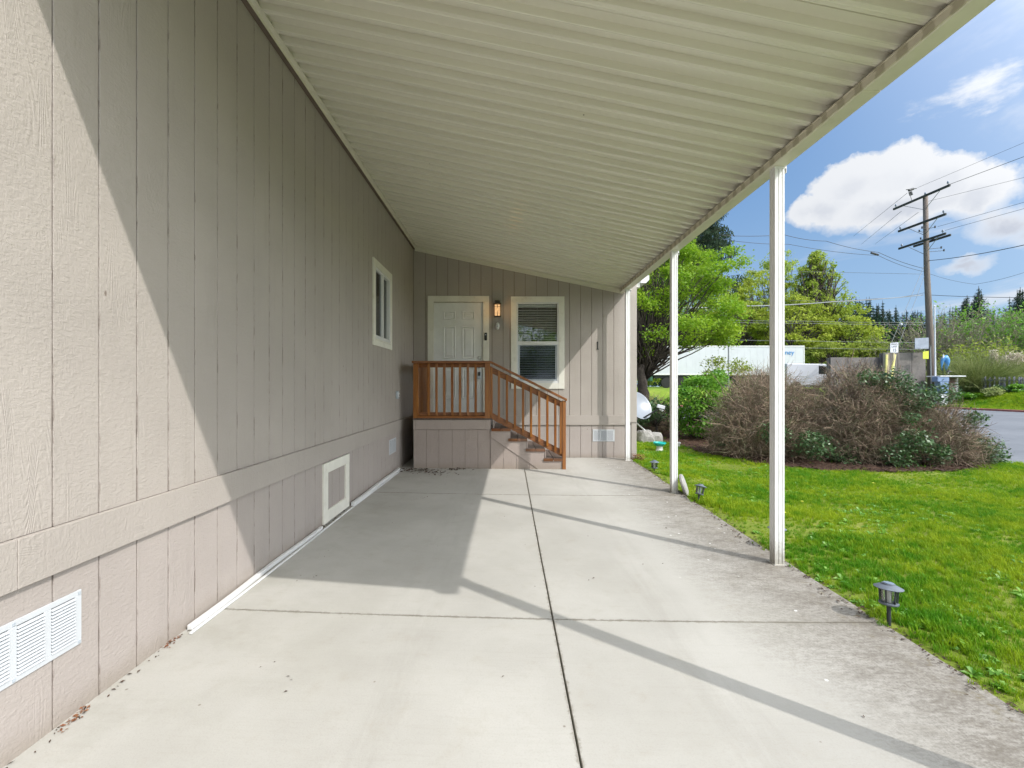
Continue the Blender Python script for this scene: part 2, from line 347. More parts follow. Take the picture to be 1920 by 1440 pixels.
M['plume'] = leaf_mat('pampas_plume', (.62, .54, .44), (.78, .72, .62), .9, .4, .1, 3)
M['twig'] = plain('bare_twig', (.24, .17, .12), .85, .55, 5)
M['twigtip'] = plain('pale_twig_tip', (.36, .28, .20), .85, .45, 4)
M['twigold'] = plain('mossy_twig', (.17, .17, .09), .85, .45, 4)
M['twiggrey'] = plain('grey_branch', (.26, .23, .17), .85, .35, 2)
M['bark'] = plain('dark_bark', (.075, .06, .05), .95, .35, 12, bmp=.8, bscale=30)
M['polewood'] = wood_mat('weathered_pole', (.11, .085, .07), (.22, .175, .15), 'z', .9, .4)
M['armwood'] = plain('crossarm_wood', (.055, .055, .055), .9, .3, 4)
M['stone'] = plain('grey_stone', (.30, .29, .27), .95, .25, 12, bmp=.6, bscale=40, dirt=((.14, .14, .08), 9, .5))
M['teal'] = plain('teal_plastic', (.02, .45, .42), .35, .06)
M['lampgrey'] = plain('lamp_grey_metal', (.13, .15, .18), .42, .15, 30)
M['lampdark'] = plain('lamp_dark_metal', (.035, .04, .045), .45, .15, 30)
M['panel'] = plain('solar_panel', (.22, .28, .36), .15)
M['dish'] = plain('dish_enamel', (.22, .245, .28), .3, .03)
M['trailer'] = plain('trailer_white', (.56, .58, .61), .4, .03, 1, dirt=((.55, .55, .55), 3, .2))
M['green'] = plain('dark_green_paint', (.03, .11, .06), .5)
M['blueprint'] = plain('blue_print', (.05, .25, .60), .5)
M['signwhite'] = plain('sign_white', (.66, .67, .72), .5, .05)
M['signback'] = plain('sign_back_metal', (.28, .31, .38), .45, .12, 5, metal=.3)
M['signyellow'] = plain('sign_yellow', (.55, .58, .05), .5)
M['guard'] = plain('guy_guard_yellow', (.72, .66, .22), .5)
M['signpost'] = plain('sign_post_wood', (.50, .43, .30), .8)
M['ink'] = plain('black_ink', (.02, .02, .03), .6)
M['brick'] = plain('brown_brick', (.17, .10, .075), .9, .25, 8)
M['whitebrick'] = plain('white_painted_brick', (.72, .73, .76), .7, .1, 8, dirt=((.42, .44, .50), 5, .5))
M['bluebrick'] = plain('blue_painted_stucco', (.20, .28, .45), .8, .1, 3)
M['mortar'] = plain('mortar', (.40, .40, .40), .95)
M['bluesteel'] = plain('blue_sculpture_paint', (.10, .32, .68), .35, .08)
M['picket'] = plain('grey_picket_wood', (.15, .15, .19), .9, .3, 5)
M['shingle'] = plain('grey_shingle', (.12, .115, .11), .95, .2, 20)
M['vanwhite'] = plain('car_white', (.50, .51, .54), .3, .02)
M['tyre'] = plain('tyre_rubber', (.02, .02, .02), .85)
def glass_mat(name, col, rough=.02, refl=.12):
    m, nt, p, out = newmat(name); P = wpos(nt)
    tr = N(nt, 'ShaderNodeBsdfTransparent'); tr.inputs[0].default_value = (*col, 1)
    gl = N(nt, 'ShaderNodeBsdfGlossy'); gl.inputs['Roughness'].default_value = rough
    b = N(nt, 'ShaderNodeBump'); b.inputs['Strength'].default_value = .03; L(nt, noi(nt, P, 2.0, 2), b.inputs['Height']); L(nt, b.outputs[0], gl.inputs['Normal'])
    fr = N(nt, 'ShaderNodeFresnel'); fr.inputs[0].default_value = 1.5
    f = mth(nt, 'ADD', fr.outputs[0], refl*.35, clamp=True)
    mx = N(nt, 'ShaderNodeMixShader'); L(nt, f, mx.inputs[0]); L(nt, tr.outputs[0], mx.inputs[1]); L(nt, gl.outputs[0], mx.inputs[2]); L(nt, mx.outputs[0], out.inputs[0])
    return m
M['glass'] = glass_mat('window_glass', (.93, .95, .94))
M['screen'] = glass_mat('screened_glass', (.66, .68, .76), .08, .05)
M['lampglass'] = glass_mat('path_lamp_glass', (.85, .88, .88), .15, .5)
def emit_mat(name, col, s):
    m, nt, p, out = newmat(name)
    e = N(nt, 'ShaderNodeEmission'); e.inputs[1].default_value = s
    P = wpos(nt); L(nt, mixc(nt, mapr(nt, noi(nt, P, 25, 3), .35, .65), tuple(x*.75 for x in col), col), e.inputs[0]); L(nt, e.outputs[0], out.inputs[0])
    return m
M['lanternglow'] = emit_mat('lit_amber_glass', (1, .58, .26), .62)

# ------------------------------------------------------------------ mesh helpers
SHARED = {}
class MB:
    def __init__(s): s.v = []; s.f = []
    def add(s, vs, fs):
        o = len(s.v); s.v += [tuple(x) for x in vs]; s.f += [tuple(i+o for i in f) for f in fs]; return s
    def box(s, x0, x1, y0, y1, z0, z1):
        return s.add([(x0,y0,z0),(x1,y0,z0),(x1,y1,z0),(x0,y1,z0),(x0,y0,z1),(x1,y0,z1),(x1,y1,z1),(x0,y1,z1)],
                     [(0,3,2,1),(4,5,6,7),(0,1,5,4),(1,2,6,5),(2,3,7,6),(3,0,4,7)])
    def prism(s, poly, axis, a, b):
        # poly: 2d points in the plane of the two other axes (order x,y,z without axis)
        def P(u, v, t):
            return {'x': (t, u, v), 'y': (u, t, v), 'z': (u, v, t)}[axis]
        n = len(poly); vs = [P(u, v, a) for u, v in poly]+[P(u, v, b) for u, v in poly]
        fs = [tuple(range(n))[::-1], tuple(range(n, 2*n))]+[(i, (i+1) % n, (i+1) % n+n, i+n) for i in range(n)]
        return s.add(vs, fs)
    def sheet(s, prof, axis, a, b):   # open profile extruded
        def P(u, v, t): return {'x': (t, u, v), 'y': (u, t, v), 'z': (u, v, t)}[axis]
        n = len(prof); vs = [P(u, v, a) for u, v in prof]+[P(u, v, b) for u, v in prof]
        return s.add(vs, [(i, i+1, i+1+n, i+n) for i in range(n-1)])
    def bar(s, p, q, w, h, up=(0, 0, 1)):
        p = Vector(p); q = Vector(q); d = (q-p).normalized(); u = Vector(up)
        if abs(d.dot(u)) > .99: u = Vector((0, 1, 0))
        r = d.cross(u).normalized(); u = r.cross(d)
        vs = [c+r*a*w/2+u*b*h/2 for c in (p, q) for a, b in ((-1,-1),(1,-1),(1,1),(-1,1))]
        return s.add(vs, [(0,3,2,1),(4,5,6,7),(0,1,5,4),(1,2,6,5),(2,3,7,6),(3,0,4,7)])
    def tube(s, pts, r, n=6, cap=True):
        pts = [Vector(p) for p in pts]; rs = r if isinstance(r, (list, tuple)) else [r]*len(pts)
        vs = []; fs = []; u = None
        for i, p in enumerate(pts):
            d = (pts[min(i+1, len(pts)-1)]-pts[max(i-1, 0)])
            d = d.normalized() if d.length > 1e-9 else Vector((0, 0, 1))
            if u is None: u = d.orthogonal().normalized()
            else:
                u = u-d*u.dot(d); u = u.normalized() if u.length > 1e-6 else d.orthogonal().normalized()
            w = d.cross(u)
            for k in range(n):
                a = 2*math.pi*k/n; vs.append(p+(u*math.cos(a)+w*math.sin(a))*rs[i])
        for i in range(len(pts)-1):
            for k in range(n):
                k2 = (k+1) % n; fs.append((i*n+k, i*n+k2, (i+1)*n+k2, (i+1)*n+k))
        if cap and n > 2:
            fs.append(tuple(range(n))[::-1]); fs.append(tuple(range((len(pts)-1)*n, len(pts)*n)))
        return s.add(vs, fs)
    def lathe(s, prof, c=(0, 0, 0), n=24, cap=True):
        vs = []; fs = []
        for r, z in prof:
            for k in range(n):
                a = 2*math.pi*k/n; vs.append((c[0]+r*math.cos(a), c[1]+r*math.sin(a), c[2]+z))
        for i in range(len(prof)-1):
            for k in range(n): fs.append((i*n+k, i*n+(k+1) % n, (i+1)*n+(k+1) % n, (i+1)*n+k))
        if cap:
            if prof[0][0] > 1e-4: fs.append(tuple(range(n))[::-1])
            if prof[-1][0] > 1e-4: fs.append(tuple(range((len(prof)-1)*n, len(prof)*n)))
        return s.add(vs, fs)
    def xform(s, m):
        s.v = [tuple(m @ Vector(p)) for p in s.v]; return s
    def build(s, name, mat, parent=None, smooth=False, bevel=0, loc=None, kind=None, world=True):
        me = bpy.data.meshes.new(name)
        off = Vector((0, 0, 0))
        q = parent
        while q is not None: off += q.location; q = q.parent
        l = Vector(loc) if loc is not None else Vector((0, 0, 0))
        vs = s.v
        if world: vs = [tuple(Vector(p)-off-(l if parent is None or loc is not None else Vector())) for p in s.v]
        me.from_pydata(vs, [], s.f); me.update()
        me.materials.append(M[mat] if isinstance(mat, str) else mat)
        o = bpy.data.objects.new(name, me); C.objects.link(o)
        if parent is not None: o.parent = parent
        if loc is not None: o.location = l
        if smooth:
            me.polygons.foreach_set('use_smooth', [True]*len(me.polygons))
        if bevel:
            b = o.modifiers.new('bevel', 'BEVEL'); b.width = bevel; b.segments = 1; b.limit_method = 'ANGLE'
        if kind: o['kind'] = kind
        return o
def tag(o, label, cat, group=None):
    o['label'] = label; o['category'] = cat
    if group: o['group'] = group
    return o
def thing(name, label, cat, loc=(0, 0, 0), group=None):
    o = bpy.data.objects.new(name, None); C.objects.link(o); o.location = loc; o.empty_display_size = .2
    return tag(o, label, cat, group)
def struct(o): o['kind'] = 'structure'; return o
def clone_part(src, parent, loc):
    o = src.copy(); C.objects.link(o); o.parent = parent; o.location = loc; return o
def dup(root, loc, rz=0, sc=1, label=None, group=None):
    def rec(o, par):
        c = o.copy(); C.objects.link(c)
        if par is not None: c.parent = par
        for ch in kids.get(o.name, ()): rec(ch, c)
        return c
    kids = {}
    def coll(o):
        kids[o.name] = list(o.children)
        for ch in o.children: coll(ch)
    coll(root)
    r = rec(root, None); r.location = loc; r.rotation_euler = (0, 0, rz)
    r.scale = (sc, sc, sc) if isinstance(sc, (int, float)) else sc
    if label: r['label'] = label
    if group: r['group'] = group
    return r
def smooth01(t): t = max(0, min(1, t)); return t*t*(3-2*t)
def slab_z(x, y):
    u = max(0, min(1, (x+1.76)/4)); s = 1-(1-u)**2
    t = 1 if y < 4 else max(0, 1-(y-4)/4.2)
    return -.085*s*t
def text_mesh(txt, size, name, mat, parent, mtx, extrude=.004):
    cu = bpy.data.curves.new('t', 'FONT'); cu.body = txt; cu.size = size; cu.align_x = 'CENTER'; cu.align_y = 'CENTER'; cu.extrude = extrude
    t = bpy.data.objects.new('t', cu); C.objects.link(t)
    dg = bpy.context.evaluated_depsgraph_get(); me = bpy.data.meshes.new_from_object(t.evaluated_get(dg))
    bpy.data.objects.remove(t)
    off = Vector((0, 0, 0)); q = parent
    while q is not None: off += q.location; q = q.parent
    me.transform(Matrix.Translation(-off) @ mtx); me.materials.clear(); me.materials.append(M[mat])
    o = bpy.data.objects.new(name, me); C.objects.link(o); o.parent = parent
    return o
# ------------------------------------------------------------------ ground, lawn, road
def road_far_z(x, y): return -.17
def lawn_z(x, y):
    e = slab_z(2.24, y)-.025
    t = smooth01((x-2.24)/1.6)
    z = e*(1-t)+(-.115)*t
    z += .018*mnoise.noise(Vector((x*.8, y*.8, 0)))+.008*mnoise.noise(Vector((x*3, y*3, 5)))
    return z - .06*smooth01((x-8.8)/1.2)
def lot_z(x, y):
    a = .93*smooth01((x-30.2)/3.6)*smooth01((60-y)/10)
    b = 1.25*smooth01((y-34.3)/4)
    return -.12+max(a, b)+.03*mnoise.noise(Vector((x*.4, y*.4, 0)))
def grid(name, xs, ys, fz, mat, keep=None):
    m = MB(); nx, ny = len(xs), len(ys)
    m.v = [(x, y, fz(x, y)) for y in ys for x in xs]
    for j in range(ny-1):
        for i in range(nx-1):
            if keep and not keep((xs[i]+xs[i+1])/2, (ys[j]+ys[j+1])/2): continue
            a = j*nx+i; m.f.append((a, a+1, a+1+nx, a+nx))
    return m.build(name, mat, None, smooth=True)
def lin(a, b, n): return [a+(b-a)*i/n for i in range(n+1)]
struct(MB().add([(-700,-700,-.42),(700,-700,-.42),(700,900,-.42),(-700,900,-.42)], [(0,1,2,3)]).build('ground', 'verge'))
struct(grid('lawn', lin(2.245, 9.95, 60), lin(-12, 19, 130), lawn_z, 'soil'))
struct(grid('street', lin(-30, 2.24, 30), lin(-40, -9.5, 30), lambda x, y: -.11, 'asphalt'))
# road: wide street beyond the lawn, bending left behind the shrubs
def road():
    far = [(29.5, -60), (29.5, 27), (29.25, 30), (28.4, 32), (27, 33.2), (24, 33.9), (-40, 34)]
    near = [(-40, 20), (6, 20), (8.6, 18.4), (9.7, 15.5), (9.9, 12), (9.9, -60)]
    m = MB(); pts = far+near
    m.add([(x, y, -.17) for x, y in pts], [tuple(range(len(pts)))])
    struct(m.build('road', 'asphalt'))
    k = MB()
    for i in range(len(far)-1):
        (x0, y0), (x1, y1) = far[i], far[i+1]
        d = Vector((x1-x0, y1-y0, 0)); n = Vector((d.y, -d.x, 0)).normalized()
        a = Vector((x0, y0, 0)); b = Vector((x1, y1, 0))
        k.add([a+Vector((0,0,-.168)), b+Vector((0,0,-.168)), b+n*.02+Vector((0,0,-.06)), a+n*.02+Vector((0,0,-.06)), a+n*.28+Vector((0,0,-.055)), b+n*.28+Vector((0,0,-.055)), a+n*.3+Vector((0,0,-.3)), b+n*.3+Vector((0,0,-.3))],
              [(0,1,2,3),(3,2,5,4),(4,5,7,6)])
    struct(k.build('kerb', 'kerb'))
road()
def vk(x, y):
    return not (x < 29.7 and y < 34.15)
struct(grid('verge', lin(29.62, 80, 90), lin(-60, 34.2, 100), lot_z, 'verge'))
struct(grid('back_lot', lin(-60, 120, 120), [34.2]+lin(34.6, 42, 22)+lin(43, 160, 30), lot_z, 'verge'))

# concrete slab: six pours with open joints
XJ = .27; YJ = [-9.43, -6.38, -3.33, -.28, 2.77, 5.82, 8.62]
slab = bpy.data.objects.new('concrete_driveway', None); C.objects.link(slab); struct(slab)
for (xa, xb) in ((-1.76, XJ-.006), (XJ+.006, 2.24)):
    for j in range(6):
        ya, yb = YJ[j]+.005, YJ[j+1]-.005
        m = MB(); nx, ny = 18, 24; xs = lin(xa, xb, nx); ys = lin(ya, yb, ny)
        right = xb > 2
        def ex(x, y):
            if right and x > 2.2: return x+.035*mnoise.noise(Vector((0, y*1.7, 3)))+.012*mnoise.noise(Vector((0, y*9, 3)))
            return x
        m.v = [(ex(x, y), y, slab_z(x, y)) for y in ys for x in xs]
        for jj in range(ny):
            for i in range(nx):
                a = jj*(nx+1)+i; m.f.append((a, a+1, a+2+nx, a+1+nx))
        # rounded arris and sides
        n0 = len(m.v); per = [i for i in range(nx+1)]+[(k+1)*(nx+1)-1 for k in range(1, ny+1)]+[ny*(nx+1)+i for i in range(nx-1, -1, -1)]+[k*(nx+1) for k in range(ny-1, 0, -1)]
        cx, cy = (xa+xb)/2, (ya+yb)/2
        for q in per:
            x, y, z = m.v[q]; sx = 1 if x > cx else -1; m.v.append((x+(.003 if abs(x-xa) < .01 or abs(x-xb) < .08 else 0)*sx, y, z-.006))
        for q in per:
            x, y, z = m.v[q]; m.v.append((x, y, z-.14))
        P = len(per)
        for t in range(P):
            u = (t+1) % P
            m.f.append((per[t], n0+t, n0+u, per[u])); m.f.append((n0+t, n0+P+t, n0+P+u, n0+u))
        m.build('slab_section', 'concrete', slab)
jm = MB()
for j in range(60):
    y0 = -9.4+j*.3; y1 = y0+.298
    jm.add([(XJ-.012, y0, slab_z(XJ, y0)-.012), (XJ+.012, y0, slab_z(XJ, y0)-.012), (XJ+.012, y1, slab_z(XJ, y1)-.012), (XJ-.012, y1, slab_z(XJ, y1)-.012)], [(0,1,2,3)])
for yj in YJ[1:6]:
    for i in range(20):
        x0 = -1.76+i*.2; x1 = x0+.2
        jm.add([(x0, yj-.012, slab_z(x0, yj)-.006), (x1, yj-.012, slab_z(x1, yj)-.006), (x1, yj+.012, slab_z(x1, yj)-.006), (x0, yj+.012, slab_z(x0, yj)-.006)], [(0,1,2,3)])
jm.build('joint_filler', 'joint', slab)

# ------------------------------------------------------------------ the house
house = thing('manufactured_home', 'tan grooved siding home with a belt board, skirting and white trimmed front door', 'house', (-1.76, 8.63, 0))
WX, WY = -1.76, 8.63
def rsub(rect, holes):
    out = [rect]
    for (a, b, c, d) in holes:
        nx = []
        for (x0, x1, z0, z1) in out:
            if b <= x0 or a >= x1 or d <= z0 or c >= z1: nx.append((x0, x1, z0, z1)); continue
            if c > z0: nx.append((x0, x1, z0, c))
            if d < z1: nx.append((x0, x1, d, z1))
            lo, hi = max(z0, c), min(z1, d)
            if a > x0: nx.append((x0, a, lo, hi))
            if b < x1: nx.append((b, x1, lo, hi))
        out = nx
    return out
GAP = .0065
def siding(axis, edges, z0, z1, holes, mat, name, face, th=.012):
    proto = {}
    for a, b in zip(edges[:-1], edges[1:]):
        r = (a+GAP/2, b-GAP/2, z0, z1)
        hit = [h for h in holes if not (h[1] <= r[0] or h[0] >= r[1] or h[3] <= z0 or h[2] >= z1)]
        def mk(m, q, oy):
            if axis == 'y': m.box(face-th, face, q[0], q[1], q[2], q[3])
            else: m.box(q[0], q[1], face, face+th, q[2], q[3])
        if hit:
            for q in rsub(r, hit):
                m = MB(); mk(m, q, 0); m.build(name, mat, house)
        else:
            key = round(b-a, 3)
            if key not in proto:
                m = MB(); mk(m, r, 0); proto[key] = (m.build(name, mat, house, bevel=.0015), a)
            else:
                o, a0 = proto[key]
                clone_part(o, house, Vector((0, a-a0, 0)) if axis == 'y' else Vector((a-a0, 0, 0)))
LH = [(6.10, 6.90, 1.96, 2.92)]                      # left window opening
SH = [(4.48, 5.01, .06, .49)]
BH = [(.155, .96, 1.37, 2.91), (-1.40, -.455, .80, 2.895)]
ey = [1.791+.2032*k for k in range(-28, 34)]+[WY]
siding('y', ey, .786, 4.15, LH, 'siding', 'siding_board', WX)
siding('y', ey, -.12, .607, [(4.42, 5.06, -.2, .55)], 'skirt', 'skirting_board', WX)
ex_ = [WX+.001]+[-1.531+.2064*k for k in range(0, 19)]+[2.396]
siding('x', ex_, .786, 3.98, BH, 'siding', 'siding_board', WY)
siding('x', ex_, -.12, .607, [], 'skirt', 'skirting_board', WY)
m = MB()
for q in rsub((ey[0], WY+.01, -.15, 4.15), LH+[(4.40, 5.08, -.2, .56)]): m.box(WX-.06, WX-.008, q[0], q[1], q[2], q[3])
m.build('wall_sheathing', 'groove', house)
m = MB()
for q in rsub((WX-.05, 2.385, -.15, 3.98), BH): m.box(q[0], q[1], WY+.008, WY+.06, q[2], q[3])
m.build('wall_sheathing', 'groove', house)
# belt boards
by = [ey[0], 1.643, 5.30, WY-.022]
for a, b in zip(by[:-1], by[1:]): MB().box(WX, WX+.022, a+.001, b-.001, .607, .786).build('belt_board', 'belt', house, bevel=.002)
bx = [WX+.0225, -.29, 2.27]
for a, b in zip(bx[:-1], bx[1:]): MB().box(a+.001, b-.001, WY-.022, WY, .607, .786).build('belt_board', 'belt', house, bevel=.002)
MB().box(2.275, 2.40, WY-.024, WY+.10, .655, 3.98).build('corner_board', 'belt', house, bevel=.002)
MB().box(2.30, 2.40, WY-.010, WY+.10, -.12, .652).build('corner_board', 'belt', house, bevel=.002)
# rest of the building, seen from the side only
m = MB(); m.box(2.33, 2.396, WY+.10, 14.6, -.15, 3.45).box(-9, 2.39, 14.55, 14.6, -.15, 3.6)
m.box(-9, -1.82, -3.95, -3.90, -.15, 4.15).box(-9, -8.95, -3.9, 14.55, -.15, 3.4)
m.build('outer_wall', 'siding', house)
m = MB()
m.prism([(-1.45, 4.12), (-1.45, 4.24), (-5.4, 5.05), (-9.3, 4.24), (-9.3, 4.12), (-5.4, 4.93)], 'y', -4.3, 14.9)
m.prism([(-1.44, 4.20), (-1.44, 4.08), (2.62, 3.36), (2.62, 3.48)], 'y', WY-.02, 14.9)
m.build('roof', 'shingle', house)
gt = MB(); gt.prism([(2.46, 3.38), (2.46, 3.24), (2.56, 3.24), (2.62, 3.30), (2.62, 3.38)], 'y', WY-.06, 14.8)
gt.build('rain_gutter', 'white', house)
MB().box(2.40, 2.46, WY-.02, 14.7, 3.17, 3.34).build('eave_soffit', 'trim', house)

# --- windows: a trim part carrying frame, panes and blind slats
def trim_frame(axis, a0, a1, z0, z1, w, th, face, mat='trim', name='window'):
    m = MB()
    def bx(p, q, r, s, t=th):
        if axis == 'x': m.box(p, q, face-t, face, r, s)
        else: m.box(face, face+t, p, q, r, s)
    bx(a0, a0+w, z0, z1-w-.001); bx(a1-w, a1, z0+w*0, z1-w-.001); bx(a0, a1, z1-w, z1, th+.001); bx(a0+w+.0005, a1-w-.0005, z0, z0+w, th)
    return m.build(name, mat, house, bevel=.002)
wb = trim_frame('x', .06, 1.054, 1.28, 3.00, .105, .020, WY)
x0, x1, z0, z1 = .165, .949, 1.385, 2.895
fm = MB()
for (a, b, c, d) in ((x0, x0+.028, z0, z1), (x1-.028, x1, z0, z1), (x0+.028, x1-.028, z1-.03, z1), (x0+.028, x1-.028, z0, z0+.045), (x0+.028, x1-.028, 2.10, 2.165)):
    fm.box(a, b, WY-.013, WY+.06, c, d)
fm.build('window_frame', 'white', wb, bevel=.002)
sf = MB()
for (a, b, c, d) in ((x0+.0285, x0+.062, z0+.0455, 2.0995), (x1-.062, x1-.0285, z0+.0455, 2.0995), (x0+.062, x1-.062, z0+.0455, z0+.075), (x0+.062, x1-.062, 2.085, 2.0995)):
    sf.box(a, b, WY-.002, WY+.03, c, d)
sf.build('sash_frame', 'greyplastic', wb, bevel=.002)
MB().box(x0+.028, x1-.028, WY+.045, WY+.049, 2.165, z1-.03).build('pane', 'glass', wb)
MB().box(x0+.062, x1-.062, WY+.012, WY+.016, z0+.075, 2.085).build('pane', 'screen', wb)
MB().box(x0+.03, x1-.03, WY+.075, WY+.125, z1-.085, z1-.032).build('blind_headrail', 'blind', wb)
sl = MB(); sl.sheet([(WY+.078, -.014), (WY+.10, .003), (WY+.122, .014)], 'x', x0+.035, x1-.035)
s0 = None; k = 0; z = z0+.05
while z < z1-.10:
    if s0 is None:
        s0 = MB(); s0.v = [(a, b, c+z) for a, b, c in sl.v]; s0.f = sl.f; s0 = s0.build('blind_slat', 'blind', wb)
        s0.modifiers.new('s', 'SOLIDIFY').thickness = .002; zs = z
    else: clone_part(s0, wb, Vector((0, 0, z-zs)))
    z += .0455
cm_ = MB()
for xx in (x0+.12, (x0+x1)/2, x1-.12): cm_.box(xx-.0015, xx+.0015, WY+.077, WY+.079, z0+.05, z1-.09)
cm_.build('blind_cord', 'blind', wb)
MB().box(x0+.034, x0+.115, WY+.051, WY+.054, 2.17, 2.28).build('window_sticker', 'yellowleaf' if False else plain('sticker_paper', (.55, .58, .42), .7), wb)
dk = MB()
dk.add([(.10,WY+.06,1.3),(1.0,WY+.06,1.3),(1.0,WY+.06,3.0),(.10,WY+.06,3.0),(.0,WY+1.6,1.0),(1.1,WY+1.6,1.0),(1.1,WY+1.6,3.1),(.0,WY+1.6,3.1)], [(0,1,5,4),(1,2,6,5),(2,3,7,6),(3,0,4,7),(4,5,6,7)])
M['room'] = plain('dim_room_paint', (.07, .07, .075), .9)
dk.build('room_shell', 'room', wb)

wl = trim_frame('y', 6.016, 6.977, 1.87, 3.01, .095, .020, WX)
y0, y1, z0, z1 = 6.11, 6.882, 1.965, 2.915
fm = MB()
for (a, b, c, d) in ((y0, y0+.03, z0, z1), (y1-.03, y1, z0, z1), (y0+.03, y1-.03, z1-.035, z1), (y0+.03, y1-.03, z0, z0+.045), (6.47, 6.525, z0+.045, z1-.035)):
    fm.box(WX-.05, WX+.014, a, b, c, d)
fm.build('window_frame', 'white', wl, bevel=.002)
MB().box(WX-.018, WX-.014, y0+.03, 6.47, z0+.045, z1-.035).build('pane', 'screen', wl)
MB().box(WX-.034, WX-.030, 6.525, y1-.03, z0+.045, z1-.035).build('pane', 'glass', wl)
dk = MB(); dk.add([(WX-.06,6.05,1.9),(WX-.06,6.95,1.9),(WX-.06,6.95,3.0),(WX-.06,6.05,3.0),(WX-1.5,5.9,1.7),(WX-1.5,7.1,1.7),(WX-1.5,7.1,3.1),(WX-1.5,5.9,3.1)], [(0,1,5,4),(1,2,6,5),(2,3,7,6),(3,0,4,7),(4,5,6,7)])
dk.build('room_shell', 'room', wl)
MB().box(WX+.0202, WX+.034, 6.09, 6.90, z0-.022, z0-.008).build('window_sill', 'trim', wl)

# --- door
df = trim_frame('x', -1.49, -.348, .64, 3.01, .112, .022, WY, name='door_frame')
jm_ = MB(); jm_.box(-1.40, -1.392, WY-.001, WY+.06, .84, 2.89).box(-.465, -.457, WY-.001, WY+.06, .84, 2.89).box(-1.392, -.465, WY-.001, WY+.06, 2.882, 2.89).box(-1.40, -.457, WY-.03, WY+.06, .80, .84)
jm_.build('door_jamb', 'trim', df)
dr = MB().box(-1.391, -.466, WY+.012, WY+.055, .842, 2.881).build('door', 'door', house, bevel=.002)
for (xa, xb) in ((-1.205, -.975), (-.852, -.615)):
    for (za, zb) in ((2.575, 2.73), (1.84, 2.445), (1.09, 1.68)):
        m = MB(); y = WY+.012
        rings = [(0, 0), (.006, -.007), (.016, -.007), (.026, .001), (.034, .001), (.062, -.006)]
        vs = []
        for ins, dy in rings: vs += [(xa+ins, y+dy-.0005, za+ins), (xb-ins, y+dy-.0005, za+ins), (xb-ins, y+dy-.0005, zb-ins), (xa+ins, y+dy-.0005, zb-ins)]
        fs = []
        for r in range(len(rings)-1):
            for k in range(4): fs.append((r*4+k, r*4+(k+1) % 4, r*4+4+(k+1) % 4, r*4+4+k))
        e = (len(rings)-1)*4; fs.append((e, e+1, e+2, e+3)); m.add(vs, fs)
        m.build('door_panel', 'door', dr)
def ylathe(prof, c, n=20):
    m = MB(); m.lathe(prof, n=n); m.xform(Matrix.Translation(Vector(c)) @ Matrix.Rotation(R(90), 4, 'X')); return m
ylathe([(.0, 0), (.036, 0), (.036, .008), (.028, .018), (.012, .02), (0, .02)], (-.53, WY+.012, 1.857)).build('deadbolt', 'steel', dr, smooth=False)
ylathe([(.0, 0), (.034, 0), (.034, .006), (.013, .012), (.013, .035), (.028, .045), (.030, .06), (.018, .072), (0, .073)], (-.53, WY+.012, 1.70)).build('door_knob', 'steel', dr, smooth=True)
lb = thing('key_lockbox', 'grey key lockbox hanging from the front door knob', 'lockbox', (-.53, WY-.03, 1.52))
MB().box(-.565, -.495, WY-.055, WY-.008, 1.46, 1.60).build('box_body', 'greyplastic', lb, bevel=.006)
MB().box(-.552, -.508, WY-.058, WY-.056, 1.52, 1.59).build('keypad', 'black', lb)
MB().tube([(-.555, WY-.03, 1.60), (-.555, WY-.03, 1.68), (-.53, WY-.03, 1.715), (-.505, WY-.03, 1.68), (-.505, WY-.03, 1.60)], .005, 8).build('shackle', 'steel', lb)

# --- skirting vents and hatch
def vent(axis, a0, z0, w=.405, h=.222, face=0):
    m = MB()
    def bx(mm, p, q, r, s, t0, t1):
        if axis == 'y': mm.box(face+t0, face+t1, p, q, r, s)
        else: mm.box(p, q, face-t1, face-t0, r, s)
    cols = [(a0+.027, a0+.127), (a0+.154, a0+.252), (a0+.279, a0+.378)]
    e = [a0]+[x for c in cols for x in c]+[a0+w]
    bx(m, a0, a0+w, z0, z0+.022, 0, .007); bx(m, a0, a0+w, z0+h-.022, z0+h, 0, .007)
    for i in range(0, len(e), 2): bx(m, e[i], e[i+1], z0+.022, z0+h-.022, 0, .007)
    root = m.build('foundation_vent', 'vent', house, bevel=.0015)
    b = MB(); bx(b, a0+.02, a0+w-.02, z0+.02, z0+h-.02, .0006, .0012); b.build('vent_backing', 'dark' if False else plain('vent_slot_shade', (.10, .10, .10), .7), root)  # dark sheet puts the shadow of the louvre gaps into the colour
    n = 14; st = (h-.044)/n
    lo = MB()
    for (c0, c1) in cols:
        zz = z0+.022
        if axis == 'y': lo.prism([(face+.0015, zz+st*.15), (face+.011, zz+st*.02), (face+.011, zz+st*.14), (face+.005, zz+st*.62), (face+.0015, zz+st*.66)], 'y', c0, c1)
        else: lo.prism([(face-.0015, zz+st*.15), (face-.011, zz+st*.02), (face-.011, zz+st*.14), (face-.005, zz+st*.62), (face-.0015, zz+st*.66)], 'x', c0, c1)
    l0 = lo.build('louvre', 'vent', root)
    for i in range(1, n): clone_part(l0, root, Vector((0, 0, st*i)))
    for a in (a0+.012, a0+w*.5-.06, a0+w-.012):
        for zz in (z0+.012, z0+h-.012):
            s = MB(); bx(s, a-.005, a+.005, zz-.005, zz+.005, .007, .010); s.build('screw', 'greyplastic', root)
